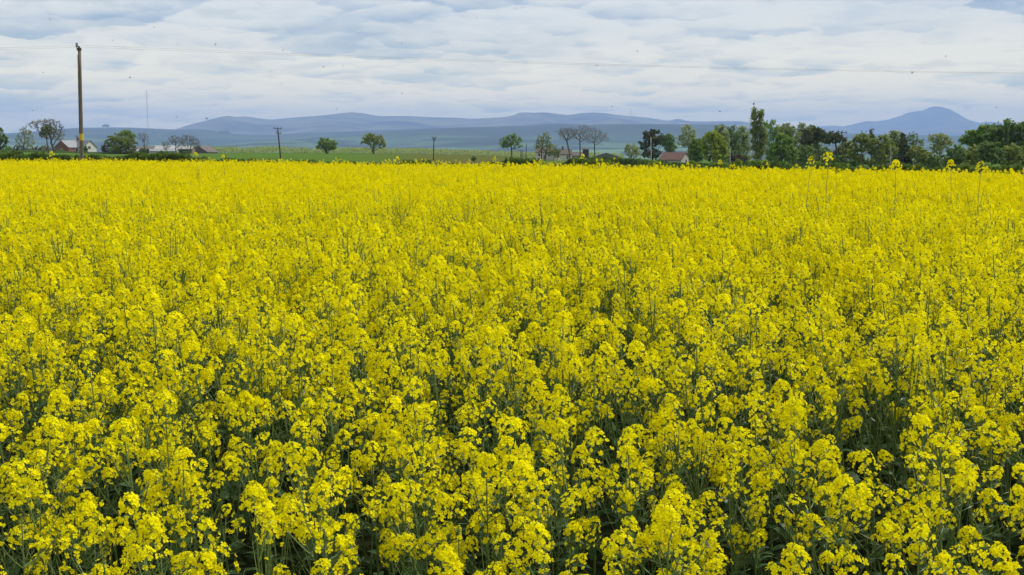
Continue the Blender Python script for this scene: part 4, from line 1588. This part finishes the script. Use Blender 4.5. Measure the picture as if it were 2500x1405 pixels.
RW = [(188, 111.5), (400, 118), (640, 128), (900, 138), (1250, 151), (1700, 164), (2100, 172), (2500, 177.5), (3000, 181)]
LW = [(187, 111.5), (100, 114.5), (0, 117.5), (-700, 130)]
wire(RW, YP, 'upper overhead wire running right from the tall wooden pole across the sky', 0.0)
wire([(u, v + 4.6 - 0.0012 * (u - 188)) for u, v in RW], YP, 'lower overhead wire running right from the tall wooden pole, close below its twin', 0.0)
wire(LW, YP, 'upper overhead wire leaving the tall wooden pole to the left', 0.0)
wire([(u, v + 4.4) for u, v in LW], YP, 'lower overhead wire leaving the tall wooden pole to the left', 0.0)

PG = 'smaller poles among the fields and trees'
pole(678, 685.5, 314.5, 391, 200, 3.4, 'leaning dark pole with two cross-arms in the green field left of the round tree', PG, [(314.6, 9.5, 10, 0.8), (326, 5, 7, 1.5)])
pole(711, 711, 335, 366, 560, 1.4, 'thin faint pole beyond the woodland, right of the leaning cross-armed pole', PG, mat=M_steel)
pole(1059.5, 1058, 336.5, 396, 210, 2.5, 'upright dark pole with small arms in the browner part of the green field', PG, [(337.5, 4.5, 5.5, 0.4), (343, 2, 4, 0.0)])
pole(1285, 1284, 352, 384, 350, 1.8, 'thin short pole right of the spreading pale green tree', PG, mat=M_wood_dark)
pole(188, 188.5, 333, 372, 372, 1.8, 'small pole with two short arms rising behind the bungalow roof', PG, [(333.5, 3.4, 3.4, 0), (338, 2.2, 2.2, 0)])
pole(1589, 1590.5, 336, 399, 180, 2.4, 'pale pole standing before the dark pine', PG, mat=M_conc)
pole(1782, 1784, 365, 402, 180, 2.2, 'short pale grey pole left of the poplar under the trees', PG, mat=M_conc)
pole(2054.5, 2064, 322, 404, 178, 2.8, 'dark leaning pole with one wide cross-arm above the flat-topped pines', PG, [(323.5, 10, 12, 4.0)])
pole(2175, 2174.5, 358, 408, 150, 1.9, 'pale concrete pole left of the narrow dark conifer', PG, mat=M_conc)
# field transformer posts
ro, tp_, r__, z_ = pole(1272, 1272, 366, 384, 345, 2.2, 'pair of short dark posts under a small box right of the spreading tree', None, mat=M_black, cat='post', name='field_post')
mb = MB()
mb.box((0, 0, tp_.z - 0.4), (0.75, 0.6, 0.8))
mb.build('equipment_box', M_steel, ro)
mb = MB()
mb.tube([(0.55, 0, 0), (0.55, 0, tp_.z - 0.1)], 0.09, 6)
mb.build('post', M_black, ro)


def mast(u, vt, vb, Y, w_, label):
    b, t = at(u, vb, Y), at(u, vt, Y)
    root = empty('radio_mast', (b.x, Y, b.z - 10), label, 'mast', 'radio masts on the hills')
    h = t.z - b.z + 10
    mb = MB()
    n = 24
    for sx, sy in ((-1, -1), (1, -1), (0, 1)):
        mb.tube([(sx * w_ / 2, sy * w_ / 2, 0), (sx * w_ / 2, sy * w_ / 2, h * 0.97)], w_ * 0.20, 4)
    for i in range(n):
        z0_, z1_ = h * i / n, h * (i + 1) / n
        mb.tube([(-w_ / 2, -w_ / 2, z0_), (w_ / 2, -w_ / 2, z1_)], w_ * 0.1, 3)
        mb.tube([(w_ / 2, -w_ / 2, z0_), (0, w_ / 2, z1_)], w_ * 0.1, 3)
    mb.build('lattice', M_steel, root)
    mb = MB()
    mb.tube([(0, 0, h * 0.96), (0, 0, h)], w_ * 0.3, 6)
    mb.build('antenna', M_steel, root)
    for i in range(3):
        a_ = 2.1 * i + 0.4
        mb = MB()
        mb.tube([(0, 0, h * 0.9), (math.cos(a_) * h * 0.5, math.sin(a_) * h * 0.5, 2)], 0.05, 3)
        mb.build('guy_wire', M_wire, root)
    return root


mast(361.5, 220, 313, 9400, 4.6, 'very tall thin radio mast on the left hill against the sky')
mast(1539.5, 264, 285, 14400, 4.6, 'tiny radio mast on the ridge of the middle mountains')

# ------------------------------------------------------------------ insects over the crop
M_insect = solid_mat('insect_dark', (0.022, 0.02, 0.02), (0.035, 0.03, 0.028), 200.0, 0.5)
M_wing = leaf_mat('insect_wing', (0.30, 0.28, 0.27), None, 0.6, 1, 0.4, 0.05)


def insect_meshes():
    b = MB()
    n, m = 7, 8
    vs, fs = [], []
    for i in range(n):
        t = i / (n - 1)
        r = 0.0014 * math.sin(math.pi * (0.04 + 0.92 * t)) ** 0.7 * (1.15 if t < 0.3 else (0.75 if t < 0.45 else 1.0))
        for k in range(m):
            a = 2 * math.pi * k / m
            vs.append(((t - 0.5) * 0.0075, math.cos(a) * r, math.sin(a) * r))
    for i in range(n - 1):
        for k in range(m):
            fs.append((i * m + k, i * m + (k + 1) % m, (i + 1) * m + (k + 1) % m, (i + 1) * m + k))
    fs += [tuple(reversed(range(m))), tuple((n - 1) * m + k for k in range(m))]
    b.add(vs, fs)
    for sy in (-1, 1):
        for j in range(3):
            b.tube([(0.001 - j * 0.0015, sy * 0.001, -0.0008), (0.001 - j * 0.002, sy * 0.0022, -0.0024)], 0.00016, 3)
    wl = []
    for sy in (-1, 1):
        q = MB()
        q.add([(-0.0014, sy * 0.0008, 0.0012), (-0.0004, sy * 0.0046, 0.0036), (-0.0022, sy * 0.0060, 0.0040), (-0.0036, sy * 0.0044, 0.0030), (-0.0032, sy * 0.0018, 0.0016)], [(0, 1, 2, 3, 4)])
        wl.append(q.mesh('wing', M_wing))
    return b.mesh('insect', M_insect, True), wl


IB, IW = insect_meshes()
SPECKS = [(317, 190), (526, 109), (376, 67), (790, 164), (838, 161), (431, 286), (456, 296), (505, 290), (80, 271), (105, 178), (1402, 203), (1494, 261), (1722, 126),
          (1970, 168), (2110, 168), (2309, 138), (1164, 44), (981, 106), (661, 174), (1758, 273), (122, 47), (275, 99), (686, 205), (822, 267), (691, 123), (982, 229),
          (1457, 161), (1556, 126), (2433, 263), (2266, 215)]
irng = np.random.default_rng(3)


def insect(u, v, Y, s, label, group):
    p = at(u, v, Y)
    o = bpy.data.objects.new('flying_insect', IB)
    COL.objects.link(o)
    o.location = p
    o.scale = (s, s, s)
    o.rotation_euler = (irng.uniform(-0.6, 0.6), irng.uniform(-0.5, 0.5), irng.uniform(0, 6.28))
    tag(o, label, 'insect', group)
    for m in IW:
        c_ = bpy.data.objects.new('wing', m)
        COL.objects.link(c_)
        c_.parent = o
    return o


for (u, v) in SPECKS:
    insect(u, v, float(irng.uniform(3.4, 6.5)), 0.85, 'tiny dark insect hovering in the air above the crop against the sky', 'tiny insects in the air')
insect(1840, 254, 2.6, 1.25, 'dark flying insect just above the tip of the tall poplar', None)
insect(2227, 178, 2.8, 1.0, 'dark flying insect beside the overhead wires above the pointed mountain', None)

# ------------------------------------------------------------------ air: the haze that turns the hills blue
mb = MB()
mb.box((0, 11000, 341), (26000, 24000, 838))
hm = bpy.data.materials.new('haze')
hm.use_nodes = True
t = NT(hm.node_tree)
for nd in list(t.n):
    t.n.remove(nd)
pv = t.new('ShaderNodeVolumePrincipled')
pv.inputs['Color'].default_value = (0.35, 0.53, 0.97, 1)
pv.inputs['Density'].default_value = 9.0e-5
pv.inputs['Anisotropy'].default_value = 0.0
ou = t.new('ShaderNodeOutputMaterial')
t.l.new(pv.outputs[0], ou.inputs['Volume'])
hz = mb.build('haze', hm)
tag(hz, kind='stuff')
